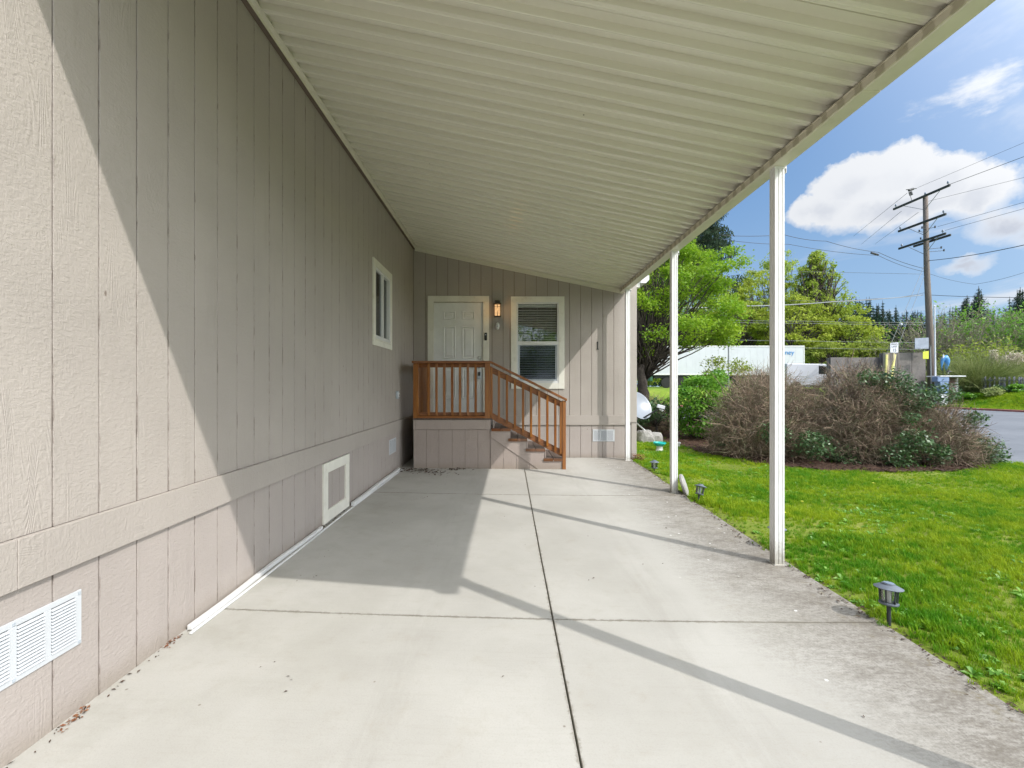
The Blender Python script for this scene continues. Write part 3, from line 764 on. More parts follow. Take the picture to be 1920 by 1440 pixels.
# prism on axis 'y' takes (x, z); on axis 'x' takes (y, z)
vent('y', 1.50, .274, face=WX)
vent('y', 6.86, .305, face=WX)
vent('x', 1.585, .300, face=WY)
hz0, hz1 = .012, .590
m = MB()
m.box(WX, WX+.02, 4.39, 4.49, hz0, hz1-.1).box(WX, WX+.02, 4.99, 5.09, hz0, hz1-.1).box(WX, WX+.021, 4.39, 5.09, hz1-.0995, hz1).box(WX, WX+.019, 4.4905, 4.9895, hz0, hz0+.115)
hat = m.build('access_hatch', 'trim', house, bevel=.002)
for a, b in ((4.42, 4.63), (4.635, 4.84), (4.845, 5.06)): MB().box(WX-.006, WX+.002, a, b, .03, .53).build('hatch_board', 'skirt', hat)

# --- things fixed to the walls
ln = thing('wall_lantern', 'lit black metal wall lantern with amber glass beside the front door', 'lantern', (-.19, WY, 2.76))
MB().box(-.235, -.145, WY-.02, WY, 2.70, 2.90).build('back_plate', 'bronze', ln, bevel=.003)
m = MB().box(-.26, -.12, WY-.16, WY-.02, 2.828, 2.850); m.box(-.235, -.145, WY-.135, WY-.045, 2.85, 2.905)
m.build('lantern_cap', 'bronze', ln, bevel=.004)
m = MB()
for xx in (-.251, -.190, -.137):
    for yy in (WY-.151, WY-.037): m.box(xx-.004 if xx != -.137 else xx, xx+.008 if xx != -.137 else xx+.008, yy, yy+.008, 2.622, 2.828)
m.box(-.253, -.127, WY-.153, WY-.027, 2.608, 2.6215); m.box(-.251, -.129, WY-.151, WY-.148, 2.785, 2.792)
m.build('cage', 'bronze', ln)
gl_ = MB(); gl_.box(-.238, -.142, WY-.138, WY-.042, 2.625, 2.826); gl_.build('lantern_glass', 'lanternglow', ln)
pl = bpy.data.lights.new('lantern_bulb', 'POINT'); po = bpy.data.objects.new('lantern_bulb', pl); C.objects.link(po)
pl.energy = 1.1; pl.color = (1, .55, .2); pl.shadow_soft_size = .04; po.location = (0, -.21, -.02); po.parent = ln
ch = thing('motion_sensor', 'white oval plastic door sensor under the wall lantern', 'sensor', (-.19, WY, 2.45))
m = MB()
prof = [(0, .07), (.022, .064), (.034, .035), (.036, 0), (.032, -.035), (.02, -.064), (0, -.07)]
vs = []
for zz in (0, .022, .034):
    s_ = {0: 1, .022: .93, .034: .6}[zz]
    for k in range(20):
        a = 2*math.pi*k/20; vs.append((-.19+.036*s_*math.cos(a), WY-zz, 2.45+.07*s_*math.sin(a)))
m.add(vs, [(r*20+k, r*20+(k+1) % 20, r*20+20+(k+1) % 20, r*20+20+k) for r in range(2) for k in range(20)]+[tuple(range(40, 60))])
m.build('casing', 'white', ch, smooth=True)
ylathe([(0, 0), (.013, 0), (.010, .006), (0, .007)], (-.19, WY-.034, 2.445)).build('lens', 'greyplastic', ch)
db = thing('doorbell', 'black doorbell camera on the white door trim', 'doorbell', (-.408, WY-.022, 2.25))
MB().box(-.432, -.384, WY-.046, WY-.0225, 2.18, 2.322).build('casing', 'black', db, bevel=.006)
ylathe([(0, 0), (.012, 0), (.012, .004), (0, .005)], (-.408, WY-.046, 2.285)).build('lens', 'greyplastic', db)
nm = thing('house_number', 'small black number one on the sunlit siding right of the window', 'house number', (1.675, WY, 2.09))
m = MB().box(1.669, 1.683, WY-.012, WY-.002, 2.025, 2.16).box(1.656, 1.696, WY-.012, WY-.002, 2.0125, 2.0245); m.prism([(1.6685, 2.16), (1.6685, 2.142), (1.656, 2.128), (1.656, 2.138)], 'y', WY-.012, WY-.002)
m.build('numeral', 'black', nm)
ob = thing('outlet_box', 'small grey covered outlet box on the left wall near the porch', 'outlet', (WX, 7.31, 1.195))
MB().box(WX, WX+.035, 7.265, 7.355, 1.13, 1.25).build('box_body', 'greyplastic', ob, bevel=.005)
MB().box(WX+.0355, WX+.045, 7.28, 7.34, 1.16, 1.225).build('cover', 'white', ob, bevel=.003)
MB().box(WX+.0455, WX+.047, 7.297, 7.323, 1.175, 1.20).build('socket', 'black', ob)

# ------------------------------------------------------------------ awning
aw = thing('patio_awning', 'long cream corrugated metal awning on white grooved posts', 'awning', (2.15, 1.32, -.08))
def rz(x): return CAMZ+2.6-.207*(x-WX)
PN = 25; PY0 = 1.10; PW = (8.618-PY0)/PN
prof = [(0, 0), (.045, 0), (.06, .010), (.085, .010), (.115, .045), (.20, .045), (.205, .038), (.235, .038), (.24, .045), (.45, .045), (.485, .002), (.50, -.003), (.52, 0), (.61, 0), (.645, .040), (.71, .040), (.715, .033), (.765, .033), (.77, .040), (.84, .040), (.875, 0), (.955, 0), (.97, -.004), (.985, 0), (1, 0)]
m = MB(); n = len(prof); xs = [-1.735, -.75, .25, 1.2, 2.172]
for x in xs:
    for (f, h) in prof: m.v.append((x, PY0+f*PW, rz(x)+h))
for i in range(len(xs)-1):
    for k in range(n-1): a = i*n+k; m.f.append((a, a+1, a+1+n, a+n))
p0 = m.build('roof_panel', 'roof', aw)
p0.modifiers.new('s', 'SOLIDIFY').thickness = .0012
for i in range(1, PN): clone_part(p0, aw, Vector((0, i*PW, 0)))
b = .004
for ya, yb in ((1.08, 2.728), (2.732, 8.60)):
    m = MB(); m.prism([(2.09, 3.07), (2.205, 3.07), (2.205, 3.235), (2.175, 3.235), (2.175, 3.10), (2.09, 3.10)], 'y', ya, yb)
    bm_ = m.build('beam', 'beam', aw, bevel=.004)
    MB().prism([(2.082, 3.074), (2.0895, 3.074), (2.0895, 3.124), (2.074, 3.124), (2.074, 3.118), (2.082, 3.118)], 'y', ya, yb).build('beam_lip', 'lip', bm_)
MB().prism([(2.176, 3.245), (2.21, 3.245), (2.225, 3.285), (2.05, 3.30), (2.05, 3.29)], 'y', 1.08, 8.60).build('drip_edge', 'white', aw)
zz = rz(WX)
MB().prism([(WX+.001, zz-.045), (WX+.030, zz-.045), (WX+.034, zz-.012), (WX+.075, zz-.018), (WX+.075, zz-.012), (WX+.034, zz+.055), (WX+.001, zz+.055)], 'y', 1.10, 8.618).build('wall_hanger', 'beam', aw)
MB().box(WX+.0005, WX+.0345, 1.0, 8.618, zz-.056, zz-.0455).build('dark_edge_strip', 'groove', aw)  # thin dark strip along the lower edge of the hanger
m = MB()
for (dz0, dz1, yy0, yy1) in ((-.075, -.012, 8.60, 8.628), (-.012, .0, 8.57, 8.628)):
    vs = [(WX+.035, yy0, rz(WX+.035)+dz0), (2.14, yy0, rz(2.14)+dz0), (2.14, yy1, rz(2.14)+dz0), (WX+.035, yy1, rz(WX+.035)+dz0), (WX+.035, yy0, rz(WX+.035)+dz1), (2.14, yy0, rz(2.14)+dz1), (2.14, yy1, rz(2.14)+dz1), (WX+.035, yy1, rz(WX+.035)+dz1)]
    m.add(vs, [(0,3,2,1),(4,5,6,7),(0,1,5,4),(1,2,6,5),(2,3,7,6),(3,0,4,7)])
m.build('wall_flashing', 'beam', aw)
def post_prof(cx, cy, s=.038):
    g = .0045
    side = [(-1, 0), (-.42, 0), (-.36, g), (-.18, g), (-.12, 0), (.30, 0), (.36, g), (.56, g), (.62, 0)]
    pts = []
    for k in range(4):
        a = -math.pi/2*0+k*math.pi/2
        for u, d in side:
            x, y = u*s, -s+d
            pts.append((cx+x*math.cos(a)-y*math.sin(a), cy+x*math.sin(a)+y*math.cos(a)))
    return pts
for py in (1.32, 3.70, 6.0, 8.32):
    zb = slab_z(2.15, py)
    p = MB().prism(post_prof(2.152, py), 'z', zb+.004, 3.069).build('post', 'post', aw)
    MB().box(2.152-.052, 2.152+.046, py-.052, py+.048, zb-.004, zb+.0045).build('base_plate', 'post', p, bevel=.001)
    for sx_, sy_ in ((2.108, py-.046), (2.19, py-.046)): MB().lathe([(0, .0046), (.005, .0046), (.004, .008), (0, .009)], (sx_, sy_, zb), 8).build('bolt', 'steel', p)
    MB().box(2.152-.042, 2.152+.052, py-.0415, py-.0385, 3.05, 3.14).box(2.206, 2.2085, py-.035, py+.035, 3.02, 3.14).build('bracket', 'post', p)

# ------------------------------------------------------------------ porch steps
pr = thing('porch_steps', 'raised porch landing with stained cedar railing and four wooden steps', 'porch', (-.3, 7.5, 0))
PXL, PXR, PY = -1.527, -.277, 7.5
pe = [-1.527, -1.319, -1.115, -.90, -.69, -.484, -.277]
for a, b in zip(pe[:-1], pe[1:]): MB().box(a+.002, b-.002, PY, PY+.012, -.02, .627).build('skirting_board', 'porch_tan', pr, bevel=.0015)
MB().box(PXL+.01, PXR-.004, PY+.008, PY+.03, -.02, .78).build('skirting_frame', 'groove', pr)
MB().box(PXL, PXL+.012, PY+.013, 8.62, -.02, .78).build('side_panel', 'porch_tan', pr)
MB().box(PXL, PXL+.036, PY-.022, PY, .63, .785).build('fascia_end', 'porch_tan', pr, bevel=.002)
MB().box(PXL+.037, -.352, PY-.020, PY, .63, .785).build('fascia_board', 'porch_tan', pr, bevel=.002)
MB().box(-.351, -.277, PY-.018, PY, .63, .785).build('fascia_end', 'porch_tan', pr, bevel=.002)
for k in range(8):
    y = 7.465+k*.1448
    MB().box(PXL-.01, -.255, y, y+.139, .786, .812).build('deck_board', 'tread', pr, bevel=.003)
def cbox(n, mat, *a, **k): return MB().box(*a).build(n, mat, pr, bevel=k.get('bevel', .003))
cbox('rail_post', 'cedar', -1.527, -1.440, 7.468, 7.556, .8125, 1.6995)
cbox('rail_post', 'cedar', -.372, -.284, 7.468, 7.556, .786, 1.6995)
cbox('rail_cap', 'cedarx', -1.545, -.275, 7.445, 7.585, 1.70, 1.737)
cbox('bottom_rail', 'cedarx', -1.4395, -.3725, 7.462, 7.540, .8125, .848)
cbox('lower_nailer', 'cedarx', -1.4395, -.3725, 7.5285, 7.556, .8485, .905)
cbox('upper_nailer', 'cedarx', -1.4395, -.3725, 7.5285, 7.556, 1.635, 1.6995)
b0 = cbox('baluster', 'cedar', -1.302, -1.264, 7.49, 7.528, .8485, 1.6995)
for k in range(1, 7): clone_part(b0, pr, Vector((k*.1272, 0, 0)))
# side railing towards the house wall
cbox('rail_cap', 'cedary', -1.545, -1.42, 7.586, 8.625, 1.70, 1.737)
cbox('rail_post', 'cedar', -1.527, -1.440, 8.53, 8.62, .8125, 1.6995)
cbox('bottom_rail', 'cedary', -1.515, -1.475, 7.557, 8.5295, .8125, .875)
cbox('upper_nailer', 'cedary', -1.515, -1.475, 7.557, 8.5295, 1.635, 1.6995)
for k in range(8): cbox('baluster', 'cedar', -1.474, -1.436, 7.60+k*.118, 7.638+k*.118, .83, 1.69)
# stair railing
def slope(n, mat, xa, za, xb, zb, y0, y1, h):
    m = MB(); m.prism([(xa, za), (xb, zb), (xb, zb-h), (xa, za-h)], 'y', y0, y1); return m.build(n, mat, pr, bevel=.003)
slope('rail_cap', 'cedarx', -.2745, 1.737, .955, 1.127, 7.445, 7.585, .040)
slope('upper_nailer', 'cedarx', -.2835, 1.655, .878, 1.085, 7.5085, 7.545, .105)
slope('lower_nailer', 'cedarx', -.2835, .915, .878, .295, 7.5085, 7.545, .108)
cbox('rail_post', 'cedar', .880, .938, 7.462, 7.55, -.02, 1.095)
bxs = [-.262, -.143, -.013, .117, .248, .376, .509, .640, .769, .856]
for i, x in enumerate(bxs):
    zt = 1.574-(x+.143)*.498; zb = .725-(x+.013)*.565
    MB().box(x-.0185, x+.0185, 7.47, 7.508, zb, zt).build('baluster', 'cedar', pr, bevel=.002)
for k, (xa, xb, zt) in enumerate(((-.262, .045, .65), (.01, .315, .485), (.292, .602, .322), (.583, .890, .165))):
    xm = (xa+xb)/2
    e = 'tread_end' if k else 'cedarx'
    for (p, q) in ((xa, xm-.004), (xm+.004, xb)):
        t = MB().box(p, q, 7.466, 8.50, zt-.038, zt).build('tread_board', 'tread', pr, bevel=.003)
        MB().box(p, q, 7.460, 7.4655, zt-.046, zt-.001).build('board_end', e, t)
    MB().box(xa-.0+.022, xa+.034, 7.502, 8.50, zt-.0385-.001, zt+.11 if k else .785).build('riser', 'porch_tan', pr)
st = [(-.277, .603), (.034, .603), (.034, .438), (.306, .438), (.306, .275), (.592, .275), (.592, .118), (.879, .118), (.879, -.03), (.520, -.03), (-.277, .507)]
MB().prism(st, 'y', 7.478, 7.50).build('stringer_panel', 'porch_tan', pr)
ss = [-.277, -.068, .141, .35, .50]
for a, b in zip(ss[:-1], ss[1:]):
    f = lambda x: .507-(x+.277)*(.537/.797)-.004
    a += .002; b -= .002
    MB().prism([(a, -.04), (b, -.04), (b, max(f(b), -.035)), (a, f(a))], 'y', 7.488, 7.4995).build('skirting_board', 'porch_tan', pr)
MB().prism([(-.277, .60), (.03, .60), (.03, .43), (.30, .43), (.30, .27), (.59, .27), (.59, .12), (.876, .12), (.876, -.05), (-.277, -.05)], 'y', 8.47, 8.49).build('stringer_panel', 'porch_tan', pr)

# ------------------------------------------------------------------ things on the slab
gp = thing('downspout_tube', 'white square downspout lying along the foot of the left wall', 'downspout', (-1.70, 2.52, 0))
def downs(name, ya, yb, xc, w, h, xb=None, n=8):
    m = MB(); xb = xb if xb is not None else xc
    for i in range(n):
        t0, t1 = i/n, (i+1)/n
        y0_, y1_ = ya+(yb-ya)*t0, ya+(yb-ya)*t1
        c0 = xc+(xb-xc)*t0+.006*math.sin(t0*9); c1 = xc+(xb-xc)*t1+.006*math.sin(t1*9)
        m.bar((c0, y0_, slab_z(c0, y0_)+h/2+.002), (c1, y1_, slab_z(c1, y1_)+h/2+.002), w, h)
    return m
downs('', 2.52, 4.30, -1.732, .030, .028).build('tube', 'white', gp, bevel=.003)
g2 = thing('cable_conduit', 'thin white conduit lying on the slab beside the downspout tube', 'conduit', (-1.66, 2.9, 0))
downs('', 2.48, 7.35, -1.700, .014, .012, -1.680, 16).build('conduit', 'white', g2, bevel=.002)
g3 = thing('downspout_tube', 'white square downspout length behind the hatch running to the porch corner', 'downspout', (-1.70, 5.1, 0))
downs('', 5.12, 7.30, -1.715, .04, .045).build('tube', 'white', g3, bevel=.003)
def litter(name, label, pts, n, sp, mats, size, seed, zf):
    rnd = random.Random(seed); m = MB()
    for i in range(n):
        cx, cy = rnd.choice(pts); x = rnd.gauss(cx, sp[0]); y = rnd.gauss(cy, sp[1])
        s_ = size*rnd.uniform(.5, 1.3); a = rnd.uniform(0, 6.28); z = zf(x, y)
        u = Vector((math.cos(a), math.sin(a), rnd.uniform(-.2, .3)))*s_; v = Vector((-math.sin(a), math.cos(a), rnd.uniform(-.3, .5)))*s_*.5
        c = Vector((x, y, z+s_*.25+.003))
        m.add([c-u, c-v*.8+Vector((0,0,.3*s_)), c+u, c+v], [(0,1,2),(0,2,3)])
    o = m.build(name, mats, None, kind='stuff'); o['label'] = label; o['category'] = 'debris'; return o
litter('leaf_litter', 'dark dead leaves scattered on the slab in front of the porch corner', [(-1.6, 7.35), (-1.3, 7.38), (-1.55, 7.2), (-1.1, 7.1), (-.85, 7.42)], 170, (.16, .07), 'deadleaf', .026, 3, slab_z)
litter('leaf_litter', 'dead leaves caught along the foot of the left wall', [(-1.73, y*.37) for y in range(2, 20)]+[(-1.72, 4.5)]*4, 260, (.012, .18), 'deadleaf', .010, 5, slab_z)
litter('leaf_litter', 'reddish dry leaves at the wall foot before the downspout', [(-1.74, 1.88), (-1.72, 1.83), (-1.745, 2.36), (-1.745, 2.42)], 70, (.012, .03), 'redleaf', .009, 6, slab_z)
rr = random.Random(8)
litter('leaf_litter', 'few small crumbs and leaf bits strewn across the driveway', [(rr.uniform(-1.5, 2.1), rr.uniform(1.8, 7.2)) for _ in range(60)], 75, (.05, .05), 'deadleaf', .008, 7, slab_z)
# ------------------------------------------------------------------ vegetation helpers
import numpy as np
def fastmesh(name, V, F, mat, parent=None, loc=None, kind=None, smooth=False):
    V = np.asarray(V, dtype=np.float32).reshape(-1, 3).copy(); F = np.asarray(F, dtype=np.int32)
    off = Vector((0, 0, 0)); q = parent
    while q is not None: off += q.location; q = q.parent
    if parent is None and loc is not None: off = Vector(loc)
    V -= np.array(off, dtype=np.float32)
    me = bpy.data.meshes.new(name); k = F.shape[1]
    me.vertices.add(len(V)); me.vertices.foreach_set('co', V.ravel())
    me.loops.add(F.size); me.loops.foreach_set('vertex_index', F.ravel())
    me.polygons.add(len(F)); me.polygons.foreach_set('loop_start', np.arange(0, F.size, k, dtype=np.int32))
    me.update(calc_edges=True); me.materials.append(M[mat] if isinstance(mat, str) else mat)
    if smooth: me.polygons.foreach_set('use_smooth', [True]*len(F))
    o = bpy.data.objects.new(name, me); C.objects.link(o)
    if parent is not None: o.parent = parent
    if loc is not None and parent is None: o.location = loc
    if kind: o['kind'] = kind
    return o
def unit(a): return a/np.maximum(np.linalg.norm(a, axis=1, keepdims=True), 1e-9)
def leaf_quads(P, size, rg, aspect=.55, up=.35, var=.35):
    n = len(P); a = unit(rg.normal(size=(n, 3))+np.array([0, 0, 0])); nn = unit(rg.normal(size=(n, 3))+np.array([0, 0, up*3]))
    u = unit(np.cross(a, nn)); v = np.cross(nn, u)
    s = (size*(1+var*rg.normal(size=(n, 1)))).clip(size*.4, size*2)
    fold = nn*s*.18
    V = np.stack([P-u*s, P-v*s*aspect+fold, P+u*s, P+v*s*aspect+fold], 1).reshape(-1, 3)
    F = np.arange(4*n).reshape(-1, 4)
    return V, F
def clump_points(clumps, per, rg, shell=.55):
    out = []
    for (c, rx, ry, rz_) in clumps:
        n = int(per*rg.uniform(.7, 1.3)); d = unit(rg.normal(size=(n, 3))); r = rg.uniform(shell**2, 1, size=(n, 1))**.5
        r *= 1+.25*rg.normal(size=(n, 1))
        out.append(np.array(c)+d*r*np.array([rx, ry, rz_]))
    return np.concatenate(out)
def twig_mesh(starts, dirs, lens, rads, rg, segs=4, curl=.45, grav=0., sides=3):
    n = len(starts); P = np.array(starts, float); D = unit(np.array(dirs, float)); Ln = np.array(lens).reshape(-1, 1)/segs
    pts = [P.copy()]; bend = rg.normal(size=(n, 3))*curl
    for k in range(segs):
        D = unit(D+bend*.5+rg.normal(size=(n, 3))*curl*.5+np.array([0, 0, grav])); P = P+D*Ln; pts.append(P.copy())
    pts = np.stack(pts, 1)
    T = unit((pts[:, -1]-pts[:, 0])); A = unit(np.cross(T, rg.normal(size=(n, 3)))); B = np.cross(T, A)
    rd = np.array(rads).reshape(-1, 1, 1)*np.linspace(1, .35, segs+1).reshape(1, -1, 1)
    rings = []
    for s in range(sides):
        a = 2*math.pi*s/sides; rings.append(pts+(A[:, None, :]*math.cos(a)+B[:, None, :]*math.sin(a))*rd)
    V = np.stack(rings, 2)   # n, segs+1, sides, 3
    idx = np.arange(n*(segs+1)*sides).reshape(n, segs+1, sides); F = []
    for s in range(sides):
        s2 = (s+1) % sides
        F.append(np.stack([idx[:, :-1, s], idx[:, :-1, s2], idx[:, 1:, s2], idx[:, 1:, s]], -1).reshape(-1, 4))
    return V.reshape(-1, 3), np.concatenate(F), pts
def curve_pts(a, b, sag, n=7, rnd=None, wob=0):
    a = Vector(a); b = Vector(b); out = []
    for i in range(n+1):
        t = i/n; p = a.lerp(b, t); p.z += sag*4*t*(1-t)
        if rnd and 0 < i < n: p += Vector((rnd.uniform(-wob, wob), rnd.uniform(-wob, wob), rnd.uniform(-wob, wob)))
        out.append(p)
    return out
def leafy_tree(name, label, cat, loc, h_trunk, r_trunk, clumps, per, lsize, leafm, barkm='bark', group=None, seed=1, stems=1, limb_r=.35, lean=(0, 0), aspect=.55, shell=.45, twigs=0):
    rnd = random.Random(seed); rg = np.random.default_rng(seed); loc = Vector(loc)
    root = thing(name, label, cat, loc, group)
    top = loc+Vector((lean[0], lean[1], h_trunk)); m = MB()
    for s in range(stems):
        o_ = Vector((rnd.uniform(-1, 1), rnd.uniform(-1, 1), 0))*r_trunk*(0 if stems == 1 else 1.2)
        pts = curve_pts(loc+o_+Vector((0, 0, -.1)), top+o_*2, 0, 7, rnd, r_trunk*.4)
        m.tube(pts, [r_trunk*(1.35-.6*i/7) for i in range(8)], 9)
    m.build('trunk', barkm, root, smooth=True)
    lm = MB()
    for (c, rx, ry, rz_) in clumps:
        c = Vector(c); s0 = top+Vector((0, 0, rnd.uniform(-.25, .1)*h_trunk)) if c.z > top.z-.5 else loc+(top-loc)*.8
        d = (c-s0).length; r0 = max(.012, r_trunk*limb_r*min(1, .4+d/6))
        lm.tube(curve_pts(s0, c, d*.06*rnd.uniform(-1, 1.5), 5, rnd, d*.05), [r0*(1-.15*i) for i in range(6)], 5)
    lm.build('branches', barkm, root, smooth=True)
    P = clump_points(clumps, per, rg, shell)
    V, F = leaf_quads(P, lsize, rg, aspect); fastmesh('crown', V, F, leafm, root)
    if twigs:
        k = rg.integers(0, len(P), twigs); st = P[k]; V, F, _ = twig_mesh(st, rg.normal(size=(twigs, 3))+np.array([0, 0, .5]), rg.uniform(.3, .8, twigs)*lsize*8, np.full(twigs, lsize*.12), rg)
        fastmesh('twigs', V, F, barkm, root, kind='stuff')
    return root
def atp(px, py, Y): return Vector(((px-952)/868*Y, Y, CAMZ+(724-py)/868*Y))

# ------------------------------------------------------------------ lawn grass
def make_tufts():
    outs = []
    for t in range(4):
        rg = np.random.default_rng(50+t); n = 13; V = []; F = []
        for i in range(n):
            a = rg.uniform(0, 6.28); r = rg.uniform(0, .03); x, y = r*math.cos(a), r*math.sin(a)
            h = rg.uniform(.022, .055)*(1.25 if t == 3 else 1); w = rg.uniform(.0016, .003); b = rg.uniform(0, 6.28); lx, ly = math.cos(b), math.sin(b)
            le = h*rg.uniform(.15, .8); o = len(V)
            V += [(x-ly*w, y+lx*w, -.006), (x+ly*w, y-lx*w, -.006), (x+lx*le*.4+ly*w*.8, y+ly*le*.4-lx*w*.8, h*.6), (x+lx*le*.4-ly*w*.8, y+ly*le*.4+lx*w*.8, h*.6), (x+lx*le, y+ly*le, h)]
            F += [(o, o+1, o+2, o+3), (o+3, o+2, o+4)]
        me = bpy.data.meshes.new('grass_tuft'); me.from_pydata(V, [], F); me.materials.append(M['blade'])
        outs.append(bpy.data.objects.new('grass_tuft', me))
    # a broadleaf weed
    rg = np.random.default_rng(77); V = []; F = []
    for i in range(9):
        b = i*.7+rg.uniform(-.2, .2); ln = rg.uniform(.035, .06); w = ln*.22; lx, ly = math.cos(b), math.sin(b); o = len(V); h = rg.uniform(.01, .035)
        V += [(0, 0, 0), (lx*ln*.55-ly*w, ly*ln*.55+lx*w, h), (lx*ln, ly*ln, h*.7), (lx*ln*.55+ly*w, ly*ln*.55-lx*w, h)]; F += [(o, o+1, o+2, o+3)]
    me = bpy.data.meshes.new('weed_rosette'); me.from_pydata(V, [], F); me.materials.append(M['bushleaf'])
    weed = bpy.data.objects.new('weed_rosette', me)
    return outs, weed
def in_poly(x, y, poly):
    c = False; j = len(poly)-1
    for i in range(len(poly)):
        xi, yi = poly[i]; xj, yj = poly[j]
        if (yi > y) != (yj > y) and x < (xj-xi)*(y-yi)/(yj-yi)+xi: c = not c
        j = i
    return c
BED = [(2.9, 19), (3.3, 15.2), (3.9, 12.6), (4.25, 11.2), (4.2, 9.9), (4.65, 8.6), (5.4, 7.95), (6.4, 7.72), (7.5, 7.75), (8.3, 8.2), (8.9, 9.4), (9.3, 12), (9.0, 19)]
tufts, weed = make_tufts()
def scatter_gn(name, pts, scl, colname, objs, label):
    me = bpy.data.meshes.new(name); me.from_pydata(pts, [], [])
    at = me.attributes.new('sc', 'FLOAT', 'POINT'); at.data.foreach_set('value', scl)
    o = bpy.data.objects.new(name, me); C.objects.link(o); o['kind'] = 'stuff'; o['label'] = label; o['category'] = 'grass'
    ng = bpy.data.node_groups.new(name, 'GeometryNodeTree')
    ng.interface.new_socket('Geometry', in_out='INPUT', socket_type='NodeSocketGeometry'); ng.interface.new_socket('Geometry', in_out='OUTPUT', socket_type='NodeSocketGeometry')
    gi = ng.nodes.new('NodeGroupInput'); go = ng.nodes.new('NodeGroupOutput')
    m2p = ng.nodes.new('GeometryNodeMeshToPoints'); inst = ng.nodes.new('GeometryNodeInstanceOnPoints')
    jn = ng.nodes.new('GeometryNodeGeometryToInstance')
    for ob in reversed(objs):
        oi = ng.nodes.new('GeometryNodeObjectInfo'); oi.inputs[0].default_value = ob; oi.inputs['As Instance'].default_value = True
        ng.links.new(oi.outputs['Geometry'], jn.inputs[0])
    ra = ng.nodes.new('FunctionNodeRandomValue'); ra.data_type = 'FLOAT_VECTOR'; ra.inputs[0].default_value = (-.12, -.12, 0); ra.inputs[1].default_value = (.12, .12, 6.28)
    na = ng.nodes.new('GeometryNodeInputNamedAttribute'); na.data_type = 'FLOAT'; na.inputs[0].default_value = 'sc'
    ri = ng.nodes.new('FunctionNodeRandomValue'); ri.data_type = 'INT'; ri.inputs[4].default_value = 0; ri.inputs[5].default_value = len(objs)-1
    Lk = ng.links.new
    Lk(gi.outputs[0], m2p.inputs[0]); Lk(m2p.outputs[0], inst.inputs['Points']); Lk(jn.outputs[0], inst.inputs['Instance'])
    inst.inputs['Pick Instance'].default_value = True; Lk(ri.outputs[2], inst.inputs['Instance Index'])
    Lk(ra.outputs[0], inst.inputs['Rotation']); Lk(na.outputs[0], inst.inputs['Scale'])
    Lk(inst.outputs[0], go.inputs[0])
    md = o.modifiers.new('scatter', 'NODES'); md.node_group = ng
    me.materials.append(M['blade'])
    return o
rnd = random.Random(11); pts = []; scl = []
def clumpf(x, y): return mnoise.noise(Vector((x*1.4, y*1.4, 9)))
def put(x, y, s):
    pts.append((x, y, lawn_z(x, y) if x > 2.25 else slab_z(x, y))); scl.append(s)
for (xa, xb, ya, yb, dens) in ((2.185, 2.27, .8, 8.2, 900), (2.27, 5, .8, 4.5, 1150), (5, 9.3, 2.5, 6, 700), (2.27, 6, 4.5, 8, 800), (6, 9.3, 6, 9, 520), (2.27, 9.3, 8, 12, 420), (2.45, 9.6, 12, 18, 200), (9.3, 9.95, 3, 12, 250)):
    for _ in range(int((xb-xa)*(yb-ya)*dens)):
        x = rnd.uniform(xa, xb); y = rnd.uniform(ya, yb)
        if in_poly(x, y, BED) and rnd.random() > .02: continue
        if x < 2.5 and y > 8.6: continue
        q = clumpf(x, y); s = max(.35, .80+.7*q+rnd.uniform(-.15, .25))
        if x < 2.27+.035: s *= .6
        e = x-2.24
        if e < .06 and mnoise.noise(Vector((0, y*3.1, 7)))+.35*mnoise.noise(Vector((0, y*11, 7))) < e*-2+.10: continue
        if e < .30 and mnoise.noise(Vector((x*4, y*2.2, 2))) > -.12 + e*2.2: 
            if rnd.random() < .8: continue
        put(x, y, s)
scatter_gn('lawn_grass', pts, scl, 'a', tufts, 'bright green mown lawn grass with yellower mossy patches')
pts = []; scl = []
for _ in range(1700):
    x = 2.3+abs(rnd.gauss(0, 1))*2.2; y = rnd.uniform(1, 11)
    if x > 9 or in_poly(x, y, BED): continue
    if mnoise.noise(Vector((x*1.3, y*1.3, 30))) < .0: continue
    put(x, y, rnd.uniform(.6, 1.25))
scatter_gn('lawn_weeds', pts, scl, 'b', [weed], 'broad leaved weeds growing among the lawn grass')
# straw and dead clippings along the slab edge
litter('edge_debris', 'brown dead clippings and soil crumbs along the driveway edge', [(2.26+.05*math.sin(i*3.1), 1.4+i*.07) for i in range(100)], 1500, (.045, .06), 'deadleaf', .011, 15, lambda x, y: (lawn_z(x, y) if x > 2.24 else slab_z(x, y)))
litter('dead_weed', 'dry reddish weed at the house corner beside the end post', [(2.36, 8.50), (2.44, 8.44)], 320, (.045, .05), 'redleaf', .017, 16, lambda x, y: lawn_z(x, y)+random.Random(int(x*9999)).uniform(0, .11))
for i, (x, y) in enumerate(((3.55, 5.6), (5.2, 6.6), (2.98, 5.0))):
    d = thing('dandelion', ['yellow dandelion flower in the lawn behind the second nearest post', 'yellow dandelion flower far out in the lawn before the bushes', 'yellow dandelion flower close to the slab edge past the nearest post'][i], 'flower', (x, y, lawn_z(x, y)))
    MB().tube([(x, y, lawn_z(x, y)), (x+.01, y, lawn_z(x, y)+.06)], .0015, 5).build('stem', 'bushleaf', d)
    MB().lathe([(.001, 0), (.014, .004), (.016, .010), (.006, .014)], (x+.01, y, lawn_z(x, y)+.058), 12).build('flower_head', 'signyellow', d)
